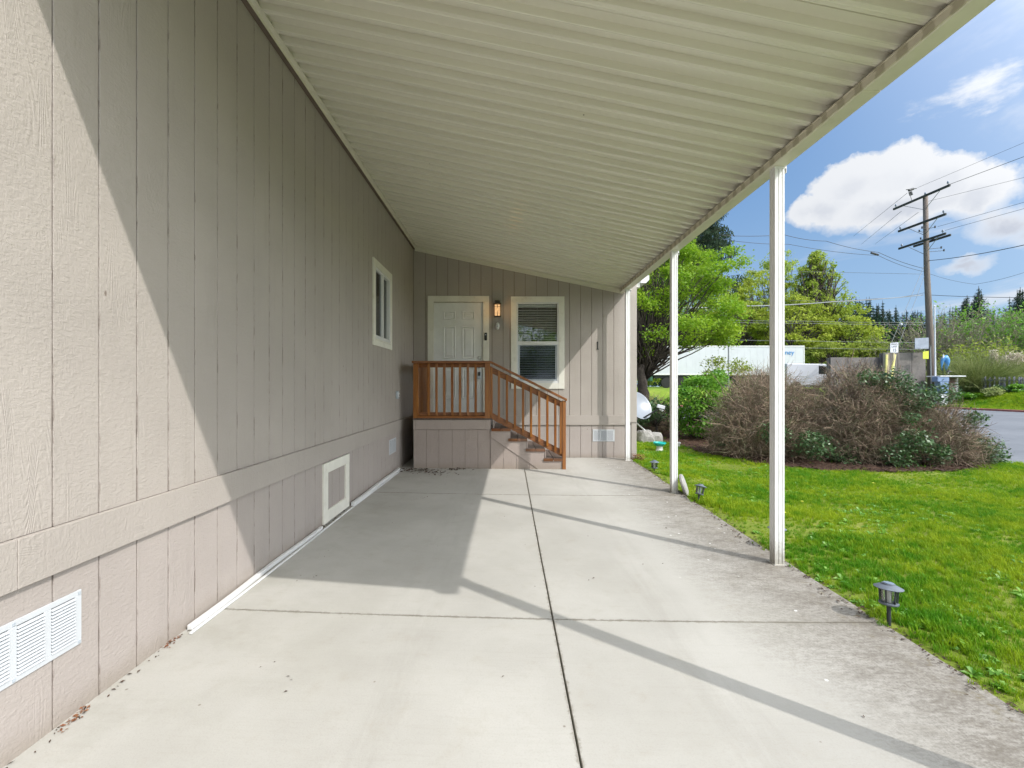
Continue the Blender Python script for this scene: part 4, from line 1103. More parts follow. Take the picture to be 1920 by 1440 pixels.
# mulch bed
m = MB()
xs = lin(2.8, 9.4, 80); ys = lin(7.6, 19, 130); fv = {}
def mz(x, y): return lawn_z(x, y)+.02+.03*mnoise.noise(Vector((x*6, y*6, 0)))+.012*mnoise.noise(Vector((x*22, y*22, 0)))
m.v = [(x, y, mz(x, y)) for y in ys for x in xs]
nx = len(xs)
for j in range(len(ys)-1):
    for i in range(nx-1):
        if in_poly((xs[i]+xs[i+1])/2+.08*mnoise.noise(Vector((xs[i]*4, ys[j]*4, 0))), (ys[j]+ys[j+1])/2, BED):
            a = j*nx+i; m.f.append((a, a+1, a+1+nx, a+nx))
mb_ = m.build('mulch_bed', 'mulch'); struct(mb_)
bp = [(BED[i][0]+(BED[i+1][0]-BED[i][0])*t+.12, BED[i][1]+(BED[i+1][1]-BED[i][1])*t+.22) for i in range(1, 10) for t in (0, .25, .5, .75)]
litter('bark_chips', 'dark bark chips and dry leaves on the mulch bed under the shrubs', bp, 2600, (.22, .22), 'deadleaf', .022, 21, mz)

# ------------------------------------------------------------------ shrubs
def bare_shrub(label, loc, rx, ry, h, ntw, seed, leaves=(), group=None, lean=(0, 0), topcut=None, mat='twig'):
    rg = np.random.default_rng(seed); loc = Vector(loc); root = thing('bare_shrub', label, 'shrub', loc, group)
    n0 = 70; a = rg.uniform(0, 6.28, n0); st = np.array(loc)+np.stack([np.cos(a)*rg.uniform(0, .25, n0), np.sin(a)*rg.uniform(0, .25, n0), np.zeros(n0)], 1)
    el = rg.uniform(.15, 1.5, n0); dr = np.stack([np.cos(a)*np.cos(el)*rx, np.sin(a)*np.cos(el)*ry, np.sin(el)*h], 1)
    V, F, pt = twig_mesh(st, dr, np.linalg.norm(dr, axis=1)*rg.uniform(.8, 1.15, n0), rg.uniform(.008, .018, n0), rg, 6, .26, sides=4)
    fastmesh('stems', V, F, mat, root)
    # branching twigs over the whole dome
    d = unit(rg.normal(size=(ntw, 3))); d[:, 2] = np.abs(d[:, 2])*1.0
    r = rg.uniform(.12, 1, ntw)**.5
    st = np.array(loc)+d*np.array([rx, ry, h])*r[:, None]*.86+np.array([0, 0, .05])
    out = d+rg.normal(size=(ntw, 3))*.75+np.array([0, 0, .12])
    ln = rg.uniform(.14, .46, ntw)
    V, F, pt = twig_mesh(st, out, ln, rg.uniform(.0028, .0058, ntw), rg, 4, .5)
    nv = 15; c1 = int(ntw*.7); fastmesh('twigs', V[:c1*nv], F[(F < c1*nv).all(1)], mat, root, kind='stuff'); fastmesh('mossy_twigs', V[c1*nv:], F[(F >= c1*nv).all(1)]-c1*nv, 'twigold', root, kind='stuff')
    k = rg.integers(0, ntw, ntw//2); s2 = pt[k, 2]
    V, F, pt2 = twig_mesh(s2, out[k]+rg.normal(size=(len(k), 3))*.9, ln[k]*.6, np.full(len(k), .0026), rg, 3, .5)
    fastmesh('twig_tips', V, F, 'twigtip', root, kind='stuff')
    for (dx, dy, dz, r_, n) in leaves:
        P = np.array(loc)+np.array([dx, dy, dz])+unit(rg.normal(size=(n, 3)))*rg.uniform(.2, 1, (n, 1))**.6*np.array([r_, r_, r_*.75])
        P[:, 2] = np.maximum(P[:, 2], loc.z+.03)
        P = np.concatenate([P, P+rg.normal(size=P.shape)*.05]); V, F = leaf_quads(P, .024, rg, .6, .5); fastmesh('leaf_cluster', V, F, 'holly', root, kind='stuff')
    return root
gz = -.10
bare_shrub('wide tangle of brown bare twigs right behind the nearest post', (5.35, 9.55, gz), 1.30, 1.05, 1.95, 7500, 31, [(.25, -1.05, .35, .34, 420), (-.35, -.85, .55, .28, 240), (.9, -.9, .12, .30, 300)])
bare_shrub('tallest bare twiggy shrub in the middle with green clumps on its top right', (6.95, 9.2, gz), 1.40, 1.10, 2.05, 9000, 32, [(.35, -.45, 1.50, .34, 520), (.65, -.55, 1.22, .36, 560), (-.10, -.4, 1.58, .22, 200), (.25, -1.0, .45, .30, 420), (.0, -1.0, .18, .32, 300), (.3, -.9, .85, .16, 110)])
bare_shrub('low spreading bare shrub at the right end of the bed by the street', (8.05, 8.95, gz), 1.05, .90, 1.22, 5200, 33, [(.10, -.30, 1.28, .28, 300), (.75, -.35, .25, .38, 620), (1.0, -.2, .08, .30, 300), (.45, -.55, .85, .18, 150), (-.45, -.75, .25, .24, 260)])
bare_shrub('small brown leafless shrub between the house corner and the green bush', (4.7, 14.6, gz), .85, .7, 1.15, 2600, 34, [(.5, -.5, .3, .35, 200)])
bare_shrub('bare brown twigs rising between the green bush and the nearest post', (6.75, 12.2, gz), 1.2, 1.0, 1.95, 5500, 35, [(-.8, -.6, .25, .35, 260)])
bare_shrub('bare shrub standing behind the tallest twiggy shrub near the road', (8.6, 11.0, gz), 1.2, 1.0, 1.35, 3600, 36, [(-.1, -.4, 1.15, .3, 250)])
def clumps_dome(c, rx, ry, rz_, n, rnd, s, low=-.6):
    out = []
    while len(out) < n:
        v = Vector((rnd.gauss(0, 1), rnd.gauss(0, 1), rnd.gauss(0, 1))).normalized()*rnd.uniform(.45, 1)**.5
        if v.z < low: continue
        q = s*rnd.uniform(.7, 1.3); out.append(((c[0]+v.x*rx, c[1]+v.y*ry, c[2]+v.z*rz_), q, q, q*.6))
    return out
rnd = random.Random(5)
leafy_tree('green_bush', 'bright green leafy bush beside the second nearest post', 'bush', (5.1, 12.9, gz), .5, .05, clumps_dome((5.35, 12.6, .85), .85, .7, .95, 75, rnd, .24, -.95), 130, .035, 'bushleaf', seed=41)
leafy_tree('green_bush', 'tall loose green and yellow bush rising in front of the white trailer', 'bush', (6.7, 14.2, gz), .6, .05, clumps_dome((6.7, 14.2, 1.25), .95, .8, 1.05, 45, rnd, .26, -.9), 85, .035, 'yellowleaf', seed=42, twigs=260)
leafy_tree('green_bush', 'low dark green bush between the tree trunk and the satellite dish', 'bush', (4.3, 13.4, gz), .3, .04, clumps_dome((4.35, 13.4, .45), .75, .5, .5, 26, rnd, .2, -.8), 110, .032, 'holly', seed=43)
leafy_tree('green_bush', 'small dark leafy ground plant under the bare shrubs by the mulch edge', 'bush', (4.75, 9.75, gz), .15, .02, clumps_dome((4.8, 9.8, .12), .45, .35, .16, 16, rnd, .12, -.3), 60, .025, 'holly', seed=44)

# --- broad green tree by the house corner
rnd = random.Random(9); cl = []
for k in range(190):
    a = rnd.uniform(0, 6.28); r = 3.3*rnd.uniform(.05, 1)**.5; z = rnd.uniform(2.8, 7.0)
    lim = 3.35*math.sin(max(.12, min(1, (7.6-z)/5.2))*math.pi/2)
    r = min(r, lim*rnd.uniform(.7, 1.05)); q = rnd.uniform(.30, .56)
    cl.append(((4.75+r*math.cos(a), 16.0+r*math.sin(a), z+.0*r), q, q, q*.62))
for (px, py) in ((1385, 470), (1372, 500), (1380, 560), (1350, 540), (1330, 632), (1360, 600), (1290, 640), (1400, 490), (1225, 660), (1345, 480), (1375, 530), (1395, 575)):
    p = atp(px-12, py, 15.2+rnd.uniform(-1, 1)); q = rnd.uniform(.26, .4); cl.append(((p.x, p.y, p.z), q, q, q*.6))
leafy_tree('broad_tree', 'broad bright green tree with a dark forked trunk beside the house corner', 'tree', (4.62, 15.6, gz), 2.15, .17, cl, 330, .040, 'maple', seed=12, stems=2, limb_r=.2, twigs=400)

# --- far trees
def cone_clumps(c, r, z0, z1, n, rnd, s, pw=.8):
    out = []
    for k in range(n):
        t = rnd.random()**1.15; z = z0+(z1-z0)*t; rr = r*(1-t)**pw*rnd.uniform(.2, 1.05); a = rnd.uniform(0, 6.28); q = s*(1.1-.6*t)*rnd.uniform(.7, 1.25)
        out.append(((c[0]+rr*math.cos(a), c[1]+rr*math.sin(a), z), q, q, q*1.1))
    return out
LOT = 1.13
p = atp(1531, 640, 60); leafy_tree('poplar_tree', 'tall pointed fresh green tree rising above the trailer right of the nearest post', 'tree', (p.x, 60, LOT), 6, .30, cone_clumps((p.x, 60, 0), 6.4, 2.5, 18.6, 560, rnd, .72, .55), 46, .11, 'poplar', 'bark', seed=61, limb_r=.5, shell=.3)
for i, (px, top, Y, rad, mt, lab) in enumerate((
        (1425, 505, 64, 5.2, 'willow', 'yellow green tree whose crown shows left of the nearest post'),
        (1468, 470, 70, 5.0, 'poplar', 'slender green tree half hidden by the nearest post'),
        (1390, 540, 60, 4.5, 'willow', 'yellow green tree beyond the broad tree above the trailer'),
        (1350, 520, 72, 6.0, 'willow', 'pale green tree seen through gaps of the broad tree'),
        (1490, 560, 56, 4.6, 'willow', 'low yellow green tree under the pointed green tree'),
        (1580, 575, 58, 4.8, 'willow', 'rounded yellow green tree at the right foot of the pointed tree'),
        (1250, 500, 66, 6.5, 'willow', 'yellow green tree far behind the broad tree trunk'),
        (1620, 640, 50, 2.6, 'yellowleaf', 'low yellow green thicket behind the low concrete wall'),
        (1555, 645, 50, 2.8, 'yellowleaf', 'low yellow green bushes just right of the trailer end'),
        (1200, 560, 60, 5.5, 'poplar', 'green tree far behind the house corner'))):
    p = atp(px, top, Y); hh = p.z-LOT
    leafy_tree('lot_tree', lab, 'tree', (p.x, Y, LOT), hh*.35, .2, clumps_dome((p.x, Y, LOT+hh*.52), rad, rad*.8, hh*.5, 170, random.Random(70+i), rad*.16, -1), 90, .13 if rad > 3 else .10, mt, 'bark', seed=80+i, shell=.3, twigs=150)
# spruce whose branch tips hang into view under the beam
def spruce(label, loc, h, r, seed, mat='spruce'):
    rg = np.random.default_rng(seed); root = thing('spruce_tree', label, 'tree', loc)
    MB().tube([loc, (loc[0], loc[1], loc[2]+h)], [.3, .03], 8).build('trunk', 'bark', root)
    n = 420; t = rg.uniform(.36, 1, n); a = rg.uniform(0, 6.28, n); ln = r*1.3*(1-t)**.75+.2
    st = np.stack([np.full(n, loc[0]), np.full(n, loc[1]), loc[2]+t*h], 1); d = np.stack([np.cos(a), np.sin(a), np.full(n, .22)], 1)
    V, F, pt = twig_mesh(st, d, ln, np.full(n, .035), rg, 6, .08, -.04); fastmesh('branches', V, F, 'bark', root)
    P = []; 
    for s in range(1, 7):
        q = pt[:, s]; P.append(np.repeat(q, 26, 0)+rg.normal(size=(len(q)*26, 3))*np.array([.16, .16, .10])+np.array([0, 0, -.12]))
    P = np.concatenate(P); n2 = len(P)
    V, F, _ = twig_mesh(P, rg.normal(size=(n2, 3))*.35+np.array([0, 0, -1]), rg.uniform(.14, .38, n2), np.full(n2, .03), rg, 2, .2)
    fastmesh('needles', V, F, mat, root); return root
spruce('dark spruce whose drooping branch tips show just under the awning beam', (12.0, 33.5, -.1), 22, 4.6, 5)

# --- dark conifer forest: three kinds copied
def conifer(seed, h, r):
    rg = np.random.default_rng(seed)
    root = bpy.data.objects.new('forest_conifer', None); C.objects.link(root)
    MB().tube([(0, 0, 0), (0, 0, h)], [.35, .04], 5).build('trunk', 'bark', root)
    P = []; layers = 30
    for i in range(layers):
        t = .06+.93*i/layers; rr = r*(1-t)**.78*rg.uniform(.65, 1.2); z = h*t; nb = int(3+10*(1-t)**.6)
        for k in range(nb):
            a = rg.uniform(0, 6.28); L_ = rr*rg.uniform(.6, 1.15)
            for s in np.linspace(.1, 1, 7): P.append((math.cos(a)*L_*s, math.sin(a)*L_*s, z-L_*s*.30+rg.normal()*.10))
    P = np.array(P); P = np.repeat(P, 3, 0)+rg.normal(size=(len(P)*3, 3))*.12
    V, F = leaf_quads(P, .30, rg, .45, .8); V = V.reshape(-1, 4, 3); k = (.3+.7*np.clip((h-P[:, 2])/(h*.5), 0, 1))[:, None, None]; V = (P[:, None, :]+(V-P[:, None, :])*k).reshape(-1, 3); fastmesh('crown', V, F, 'conifer', root)
    return root
protos = [conifer(1, 20, 5.2), conifer(2, 24, 5.8), conifer(3, 17, 5.0)]
rnd = random.Random(33)
FG = 'dark conifers of the far forest'; FL = 'dark green conifer in the far forest beyond the concrete wall'
first = [True]*3; CON = []
def place_con(x, y, topH, kind):
    base = LOT; h = (20, 24, 17)[kind]; s = (topH-base)/h
    if first[kind]:
        first[kind] = False; o = protos[kind]; o.location = (x, y, base); o.scale = (s, s, s); tag(o, FL, 'tree', FG); CON.append(o); return
    CON.append(dup(protos[kind], (x, y, base), rnd.uniform(0, 6.28), (s*rnd.uniform(.85, 1.15), s*rnd.uniform(.85, 1.15), s), FL, FG))
prof_top = [(1150, 560), (1400, 590), (1600, 560), (1640, 562), (1665, 575), (1690, 590), (1715, 575), (1745, 600), (1765, 590), (1800, 570), (1835, 540), (1865, 590), (1885, 580), (1910, 545), (1950, 560), (2100, 550), (2400, 560)]
def top_at(px):
    for (a, b), (c, d) in zip(prof_top[:-1], prof_top[1:]):
        if a <= px <= c: return b+(d-b)*(px-a)/(c-a)
    return 570
for px in list(range(1240, 1590, 44))+list(range(1590, 2060, 12)):
    for row in range(3 if px < 1960 else 1):
        Y = rnd.uniform(120, 135)+row*18; q = px+rnd.uniform(-7, 7)
        tp = top_at(q)+rnd.uniform(-6, 10)+(14 if row == 1 else 0); p = atp(q, tp, Y); place_con(p.x, Y, p.z, rnd.randrange(3))
for (px, tp) in ((1835, 536), (1913, 538), (1680, 572), (1605, 556), (1893, 556), (1811, 558), (1630, 556), (1655, 563)):
    p = atp(px, tp, 116); place_con(p.x, 116, p.z, 1); CON[-1]['label'] = {1835: 'tallest dark conifer rising right of the utility pole', 1913: 'tall dark conifer at the right edge of the view', 1680: 'dark conifer just left of the guy wires', 1605: 'dark conifer directly right of the pointed green tree', 1893: 'second tall conifer from the right edge of the view', 1811: 'slim conifer left of the tallest one right of the pole', 1630: 'third dark conifer right of the pointed green tree', 1655: 'dark conifer midway between pointed tree and utility pole'}[px]
# --- mixed brush right of the pole
def brush(label, px, top, Y, w, leafm, nl, ntw, seed, base=.8):
    rg = np.random.default_rng(seed); p = atp(px, top, Y); h = p.z-base; root = thing('brush_tree', label, 'tree', (p.x, Y, base))
    n = 90; a = rg.uniform(0, 6.28, n); st = np.array([p.x, Y, base])+rg.normal(size=(n, 3))*np.array([w*.45, w*.3, 0])
    d = np.stack([np.cos(a)*.4, np.sin(a)*.4, np.ones(n)], 1)
    V, F, pt = twig_mesh(st, d, rg.uniform(.75, 1.02, n)*h, rg.uniform(.02, .05, n), rg, 6, .14, sides=4); fastmesh('stems', V, F, 'twiggrey', root)
    k = rg.integers(0, n, ntw); s = rg.integers(1, 7, ntw); s2 = pt[k, s]
    V, F, pt2 = twig_mesh(s2, rg.normal(size=(ntw, 3))*.8+np.array([0, 0, .7]), rg.uniform(.5, 1.6, ntw), rg.uniform(.010, .02, ntw), rg, 4, .3); fastmesh('twigs', V, F, 'twiggrey', root, kind='stuff')
    if nl:
        k = rg.integers(0, ntw, nl); P = pt2[k, rg.integers(1, 5, nl)]+rg.normal(size=(nl, 3))*.16
        V, F = leaf_quads(P, .10, rg); fastmesh('crown', V, F, leafm, root)
    return root
brush('bare grey branched tree just behind the utility pole', 1750, 590, 43, 1.5, 'yellowleaf', 500, 1000, 91)
brush('mostly bare branched tree right of the white pole', 1785, 580, 42, 2.2, 'bushleaf', 1600, 1400, 92)
brush('sparse half green brush above the pampas grass', 1830, 575, 44, 2.4, 'bushleaf', 4500, 1500, 93)
brush('bright green leafy brush at the right edge above the pampas plumes', 1885, 585, 42, 2.6, 'bushleaf', 9000, 1000, 94)
brush('green leafy brush running past the right edge of the view', 1960, 575, 42, 3.0, 'bushleaf', 9000, 900, 95)
brush('bare thicket behind the taller concrete wall', 1705, 640, 46, 1.8, 'yellowleaf', 400, 700, 96)
brush('low yellow and green hedge behind the pampas grass', 1850, 650, 37.5, 2.6, 'yellowleaf', 6000, 500, 97)

# --- pampas grass
def pampas(label, loc, r, h, n, seed, plumes):
    rg = np.random.default_rng(seed); root = thing('pampas_grass', label, 'ornamental grass', loc)
    a = rg.uniform(0, 6.28, n); st = np.array(loc)+rg.normal(size=(n, 3))*np.array([r*.25, r*.25, 0]); sp = rg.uniform(.1, .9, n)
    d = np.stack([np.cos(a)*sp, np.sin(a)*sp, np.ones(n)*.9], 1)
    V, F, pt = twig_mesh(st, d, rg.uniform(.8, 1.2, n)*h*1.15, np.full(n, .014), rg, 6, .06, -.13); fastmesh('blades', V, F, 'pampas', root)
    for (dx, dz, s, tl) in plumes:
        q = thingless = MB(); q.tube([(loc[0]+dx*.6, loc[1], loc[2]+.3), (loc[0]+dx, loc[1], loc[2]+dz)], .012, 5)
        o = q.build('plume_stalk', 'pampas', root)
        P = np.array([loc[0]+dx, loc[1], loc[2]+dz])+rg.normal(size=(260, 3))*np.array([.13*s, .13*s, .26*tl])
        V, F, _ = twig_mesh(P, rg.normal(size=(260, 3))*.6+np.array([.4, 0, -.3]), np.full(260, .24), np.full(260, .03), rg, 3, .2); fastmesh('plume', V, F, 'plume', root)
    return root
p = atp(1828, 735, 34.0); pampas('large arching pampas grass clump behind the painted pillar', (p.x, 34.0, .45), 1.9, 2.7, 2400, 101, [(1.35, 2.85, 1, 1.2)])
p = atp(1893, 725, 35.0); pampas('pampas grass with fluffy cream plumes at the right behind the picket fence', (p.x, 35.0, .8), 1.5, 2.1, 1300, 102, [(-.25, 2.45, 1.8, .8), (.45, 2.6, 1.9, .9)])
# --- verge plants
rnd = random.Random(6)
for i, (px, py, Y, r_, mt, lab) in enumerate(((1812, 742, 32.3, .75, 'bushleaf', 'low bright green plants between pillar and picket fence'), (1862, 747, 31.3, .55, 'pampas', 'dry grey green tuft on the verge before the fence'), (1885, 738, 31.4, .75, 'holly', 'dark green plants at the foot of the picket fence'), (1912, 745, 30.9, .8, 'bushleaf', 'green iris clump at the right end of the verge'))):
    p = atp(px, py, Y); z = lot_z(p.x, Y)
    leafy_tree('verge_plant', lab, 'plant', (p.x, Y, z), .1, .02, clumps_dome((p.x, Y, z+.2), r_, .4, .38, 22, rnd, .2, -.3), 80, .06, mt, seed=110+i)
pts = []; scl = []
for _ in range(5000):
    x = rnd.uniform(29.85, 34); y = rnd.uniform(24, 34.5); pts.append((x, y, lot_z(x, y))); scl.append(rnd.uniform(1.6, 3.6))
for _ in range(1500):
    x = rnd.uniform(24, 30); y = rnd.uniform(34.3, 36); pts.append((x, y, lot_z(x, y))); scl.append(rnd.uniform(1.6, 3.6))
scatter_gn('verge_tufts', pts, scl, 'c', tufts, 'uneven grass on the verge across the street')
# ------------------------------------------------------------------ garden objects
def path_lamp(label, loc, tilt=(0, 0), group='grey path lights along the driveway edge'):
    if not SHARED.get('lamp'):
        r = thing('path_light', label, 'path light', (0, 0, 0), group)
        MB().lathe([(.011, -.06), (.011, .075), (.016, .080), (.016, .088)], n=14).build('stake', 'lampdark', r, smooth=False)
        MB().lathe([(.016, .088), (.046, .090), (.050, .095), (.050, .101), (.044, .103), (.0, .103)], n=28).build('lower_ring', 'lampgrey', r)
        MB().lathe([(.036, .1035), (.0405, .135), (.0425, .178)], n=28, cap=False).build('lamp_glass', 'lampglass', r, smooth=True)
        m = MB()
        for k in range(6):
            a = k*math.pi/3+.25; ca, sa = math.cos(a), math.sin(a)
            m.bar((.042*ca, .042*sa, .1035), (.0475*ca, .0475*sa, .181), .007, .006, (ca, sa, 0))
        m.build('cage_bar', 'lampdark', r)
        MB().lathe([(.0, .182), (.050, .182), (.073, .186), (.0735, .189), (.052, .200), (.034, .207), (.033, .213), (.0, .214)], n=32).build('lamp_cap', 'lampgrey', r)
        MB().lathe([(.0, .2145), (.027, .2145), (.026, .2175), (0, .218)], n=24).build('solar_cell', 'panel', r)
        MB().lathe([(.0, .104), (.012, .104), (.010, .165), (0, .17)], n=10).build('bulb_holder', 'white', r)
        SHARED['lamp'] = r
    else: r = dup(SHARED['lamp'], (0, 0, 0), 0, 1, label, group)
    r.location = loc; r.rotation_euler = (tilt[0], tilt[1], random.Random(label).uniform(0, 1)); return r
path_lamp('nearest grey path light beside the slab edge at the lower right', (2.285, 2.775, -.07), (R(-3), R(4)))
path_lamp('path light leaning over next to the round stone', (2.31, 5.62, -.075), (R(2), R(17)))
path_lamp('farthest path light near the house corner and end post', (2.36, 7.45, -.08))
path_lamp('path light mostly hidden behind the nearest awning post', (2.345, 4.04, -.10), (0, R(2)))
def leaning_stone():
    r = thing('round_stone', 'round grey stepping stone leaning against the second awning post', 'stepping stone', (2.27, 6.0, -.09))
    m = MB(); m.lathe([(0, 0), (.135, 0), (.148, .010), (.150, .03), (.140, .043), (0, .045)], n=36)
    m.xform(Matrix.Translation((2.275, 5.98, .045)) @ Matrix.Rotation(R(-24), 4, 'Z') @ Matrix.Rotation(R(72), 4, 'Y') @ Matrix.Translation((0, 0, -.02)))
    m.build('stone_disc', 'stone', r, smooth=False)
leaning_stone()
bb = thing('bird_bath', 'turquoise bowl standing on a white round pot in the lawn', 'bowl', (3.28, 10.0, lawn_z(3.28, 10)))
z = lawn_z(3.28, 10)-.01
MB().lathe([(.0, 0), (.085, 0), (.088, .02), (.062, .075), (.066, .13), (0, .13)], (3.28, 10, z), 24).build('pot', 'white', bb, smooth=False)
MB().lathe([(.0, .13), (.075, .132), (.125, .175), (.134, .186), (.134, .214), (.124, .214), (.112, .188), (.0, .176)], (3.28, 10, z), 32).build('bowl', 'teal', bb, smooth=False)
cp = thing('pipe_stub', 'small white capped pipe in the lawn right of the second post', 'pipe', (4.02, 10.9, lawn_z(4.02, 10.9)))
z = lawn_z(4.02, 10.9)
MB().lathe([(0, 0), (.035, 0), (.035, .09), (0, .09)], (4.02, 10.9, z), 16).build('pipe', 'white', cp)
MB().lathe([(0, .0905), (.05, .0905), (.05, .125), (0, .128)], (4.02, 10.9, z), 16).build('cap', 'white', cp)
# satellite dish on a rock
ds = thing('satellite_dish', 'pale grey satellite dish tilted up beside the house corner', 'satellite dish', (3.35, 12.0, lawn_z(3.35, 12)))
Dc = Vector((3.36, 12.0, .80)); ax = Vector((.42, -.78, .46)).normalized()
rot = ax.to_track_quat('Z', 'Y').to_matrix().to_4x4()
m = MB(); DR = .38
prof = [(r_*DR, .22*(r_**2)*DR) for r_ in (0.001, .2, .4, .6, .8, .92, 1)]+[(DR+.012, .22*DR), (DR+.012, .22*DR-.01)]+[(r_*DR, .22*(r_**2)*DR-.012) for r_ in (1, .8, .5, .001)]
m.lathe(prof, n=44, cap=False)
m.xform(Matrix.Translation(Dc) @ rot)
m.build('reflector', 'dish', ds, smooth=True)
lnb = Vector((3.84, 11.62, .80)); low = Vector((3.40, 11.85, .47))
MB().bar(low, lnb+Vector((-.05, 0, -.04)), .035, .04).build('feed_arm', 'lampdark', ds)
MB().bar(lnb+Vector((-.09, 0, .035)), lnb+Vector((.09, -.02, -.01)), .085, .085).build('receiver', 'signwhite', ds, bevel=.008)
MB().tube([(lnb.x-.03, lnb.y, lnb.z-.04), (lnb.x+.05, lnb.y, lnb.z-.09)], .03, 10).build('receiver', 'signwhite', ds)
MB().tube([Dc+Vector((-.06, .06, -.03)), (3.26, 12.10, .45), (3.36, 12.1, -.05)], .028, 10).build('mast', 'cablegrey', ds)
MB().tube([(3.33, 12.0, .38), (3.60, 11.9, .13)], .018, 8).build('brace', 'white', ds)
def rock(label, loc, sx, sy, sz, seed, mat='stone'):
    bmm = bmesh.new(); bmesh.ops.create_icosphere(bmm, subdivisions=3, radius=1)
    for v in bmm.verts:
        n = mnoise.noise(v.co*1.3+Vector((seed, 0, 0)))*.35+mnoise.noise(v.co*4+Vector((seed, 0, 0)))*.10
        v.co *= 1+n; v.co = Vector((max(-.9, min(.9, v.co.x))*sx, max(-.85, min(.85, v.co.y))*sy, max(-.5, min(.8, v.co.z))*sz))
    me = bpy.data.meshes.new('rock'); bmm.to_mesh(me); bmm.free(); me.materials.append(M[mat]); o = bpy.data.objects.new('rock', me); C.objects.link(o); o.location = loc
    return tag(o, label, 'rock')
rock('grey block of stone under the satellite dish mast', (3.55, 11.95, -.02), .24, .2, .27, 3)
rock('second rounded grey stone right of the dish base', (3.82, 12.05, -.05), .2, .2, .22, 8)

# ------------------------------------------------------------------ across the street
# white trailer box
TY = 44; tx0, tx1 = 13.84, 28.2; tz0, tz1 = 2.39, 5.18
tr = thing('semi_trailer', 'long white box trailer with blue lettering parked behind the shrubs', 'trailer', (19, TY, LOT))
MB().box(tx0, tx1, TY, TY+2.5, tz0, tz1).build('trailer_box', 'trailer', tr, bevel=.03)
m = MB(); m.box(tx0, tx1, TY-.02, TY, tz0, tz0+.12).box(tx0, tx1, TY-.02, TY, tz1-.10, tz1).box(tx0-.01, tx0+.09, TY-.021, TY-.001, tz0+.121, tz1-.101).box(tx1-.09, tx1+.01, TY-.021, TY-.001, tz0+.121, tz1-.101)
m.build('edge_rail', 'white', tr)
rb = MB().box(tx0+.70, tx0+.712, TY-.008, TY, tz0+.13, tz1-.11).build('panel_rib', 'trailer', tr)
for i in range(1, 22): clone_part(rb, tr, Vector((i*.61, 0, 0)))
text_mesh('nney', .62, 'lettering', 'blueprint', tr, Matrix.Translation((26.62, TY-.03, tz1-.66)) @ Matrix.Rotation(R(90), 4, 'X'))
MB().box(tx0-.32, tx0-.02, TY+.1, TY+2.4, tz0-.6, tz1-.5).build('refrigeration_unit', 'green', tr, bevel=.05)
for i, xx in enumerate((tx0+1.3, tx0+2.6, tx1-1.8, tx1-3.1)):
    m = MB(); m.lathe([(0, -.14), (.30, -.14), (.5, -.12), (.52, 0), (.5, .12), (.3, .14), (0, .14)], n=24); m.xform(Matrix.Translation((xx, TY+.25, LOT+.52)) @ Matrix.Rotation(R(90), 4, 'X')); m.build('wheel', 'tyre', tr)
MB().box(tx0+.3, tx1-.3, TY+.6, TY+1.9, tz0-.3, tz0-.01).build('chassis', 'lampdark', tr)
# white van partly behind the shrubs
vn = thing('white_van', 'white van nose standing between trailer end and low concrete wall', 'van', (26.8, 36.5, .9))
vx0, vx1, vy, vz = 24.5, 25.62, 36.2, .95
body = [(24.0, vz+.4), (28.2-2.55, vz+.4), (25.65, vz+1.0), (25.55, vz+1.35), (25.1, vz+1.95), (24.85, vz+2.12), (21.8, vz+2.16), (21.75, vz+.4)]
MB().prism(body, 'y', 36.2, 38.1).build('body', 'vanwhite', vn, bevel=.06)
MB().prism([(24.35, vz+1.35), (25.38, vz+1.35), (25.02, vz+1.88), (24.35, vz+1.95)], 'y', 36.19, 36.2-.0).build('side_window', 'glass', vn)
MB().prism([(24.32, vz+1.32), (25.42, vz+1.32), (25.04, vz+1.91), (24.32, vz+1.98)], 'y', 36.195, 36.199).build('window_seal', 'black', vn)
for xx in (22.6, 24.9):
    m = MB(); m.lathe([(0, -.1), (.2, -.1), (.36, -.09), (.37, .09), (.2, .1), (0, .1)], n=24); m.xform(Matrix.Translation((xx, 36.25, vz+.36)) @ Matrix.Rotation(R(90), 4, 'X')); m.build('wheel', 'tyre', vn)
vn.location = (23.9, 36.5, .95)
for ch_ in vn.children: ch_.location += Vector((26.8-23.9, 0, .9-.95))
# retaining walls of concrete panels
def conc_wall(label, xa, xb, y, ztop, n, capm=None):
    r = thing('concrete_wall', label, 'wall', ((xa+xb)/2, y, -.1)); w = (xb-xa)/n
    for i in range(n): MB().box(xa+i*w+.012, xa+(i+1)*w-.012, y, y+.16, -.3, ztop-(.015 if i % 2 else 0)).build('wall_panel', 'wallc', r, bevel=.008)
    for i in range(n+1): MB().box(xa+i*w-.07, xa+i*w+.07, y+.161, y+.34, -.3, ztop-.05).build('wall_pier', 'wallc', r, bevel=.01)
    return r
a = atp(1558, 670, 33.9); b_ = atp(1656, 670, 33.9)
conc_wall('lower stained concrete wall between the van and the taller wall', a.x, b_.x, 33.95, a.z, 3)
a = atp(1657, 661, 33.6); b_ = atp(1736, 661, 33.6)
conc_wall('taller stained concrete wall behind the yellow guy guards', a.x, b_.x, 33.6, a.z, 3)
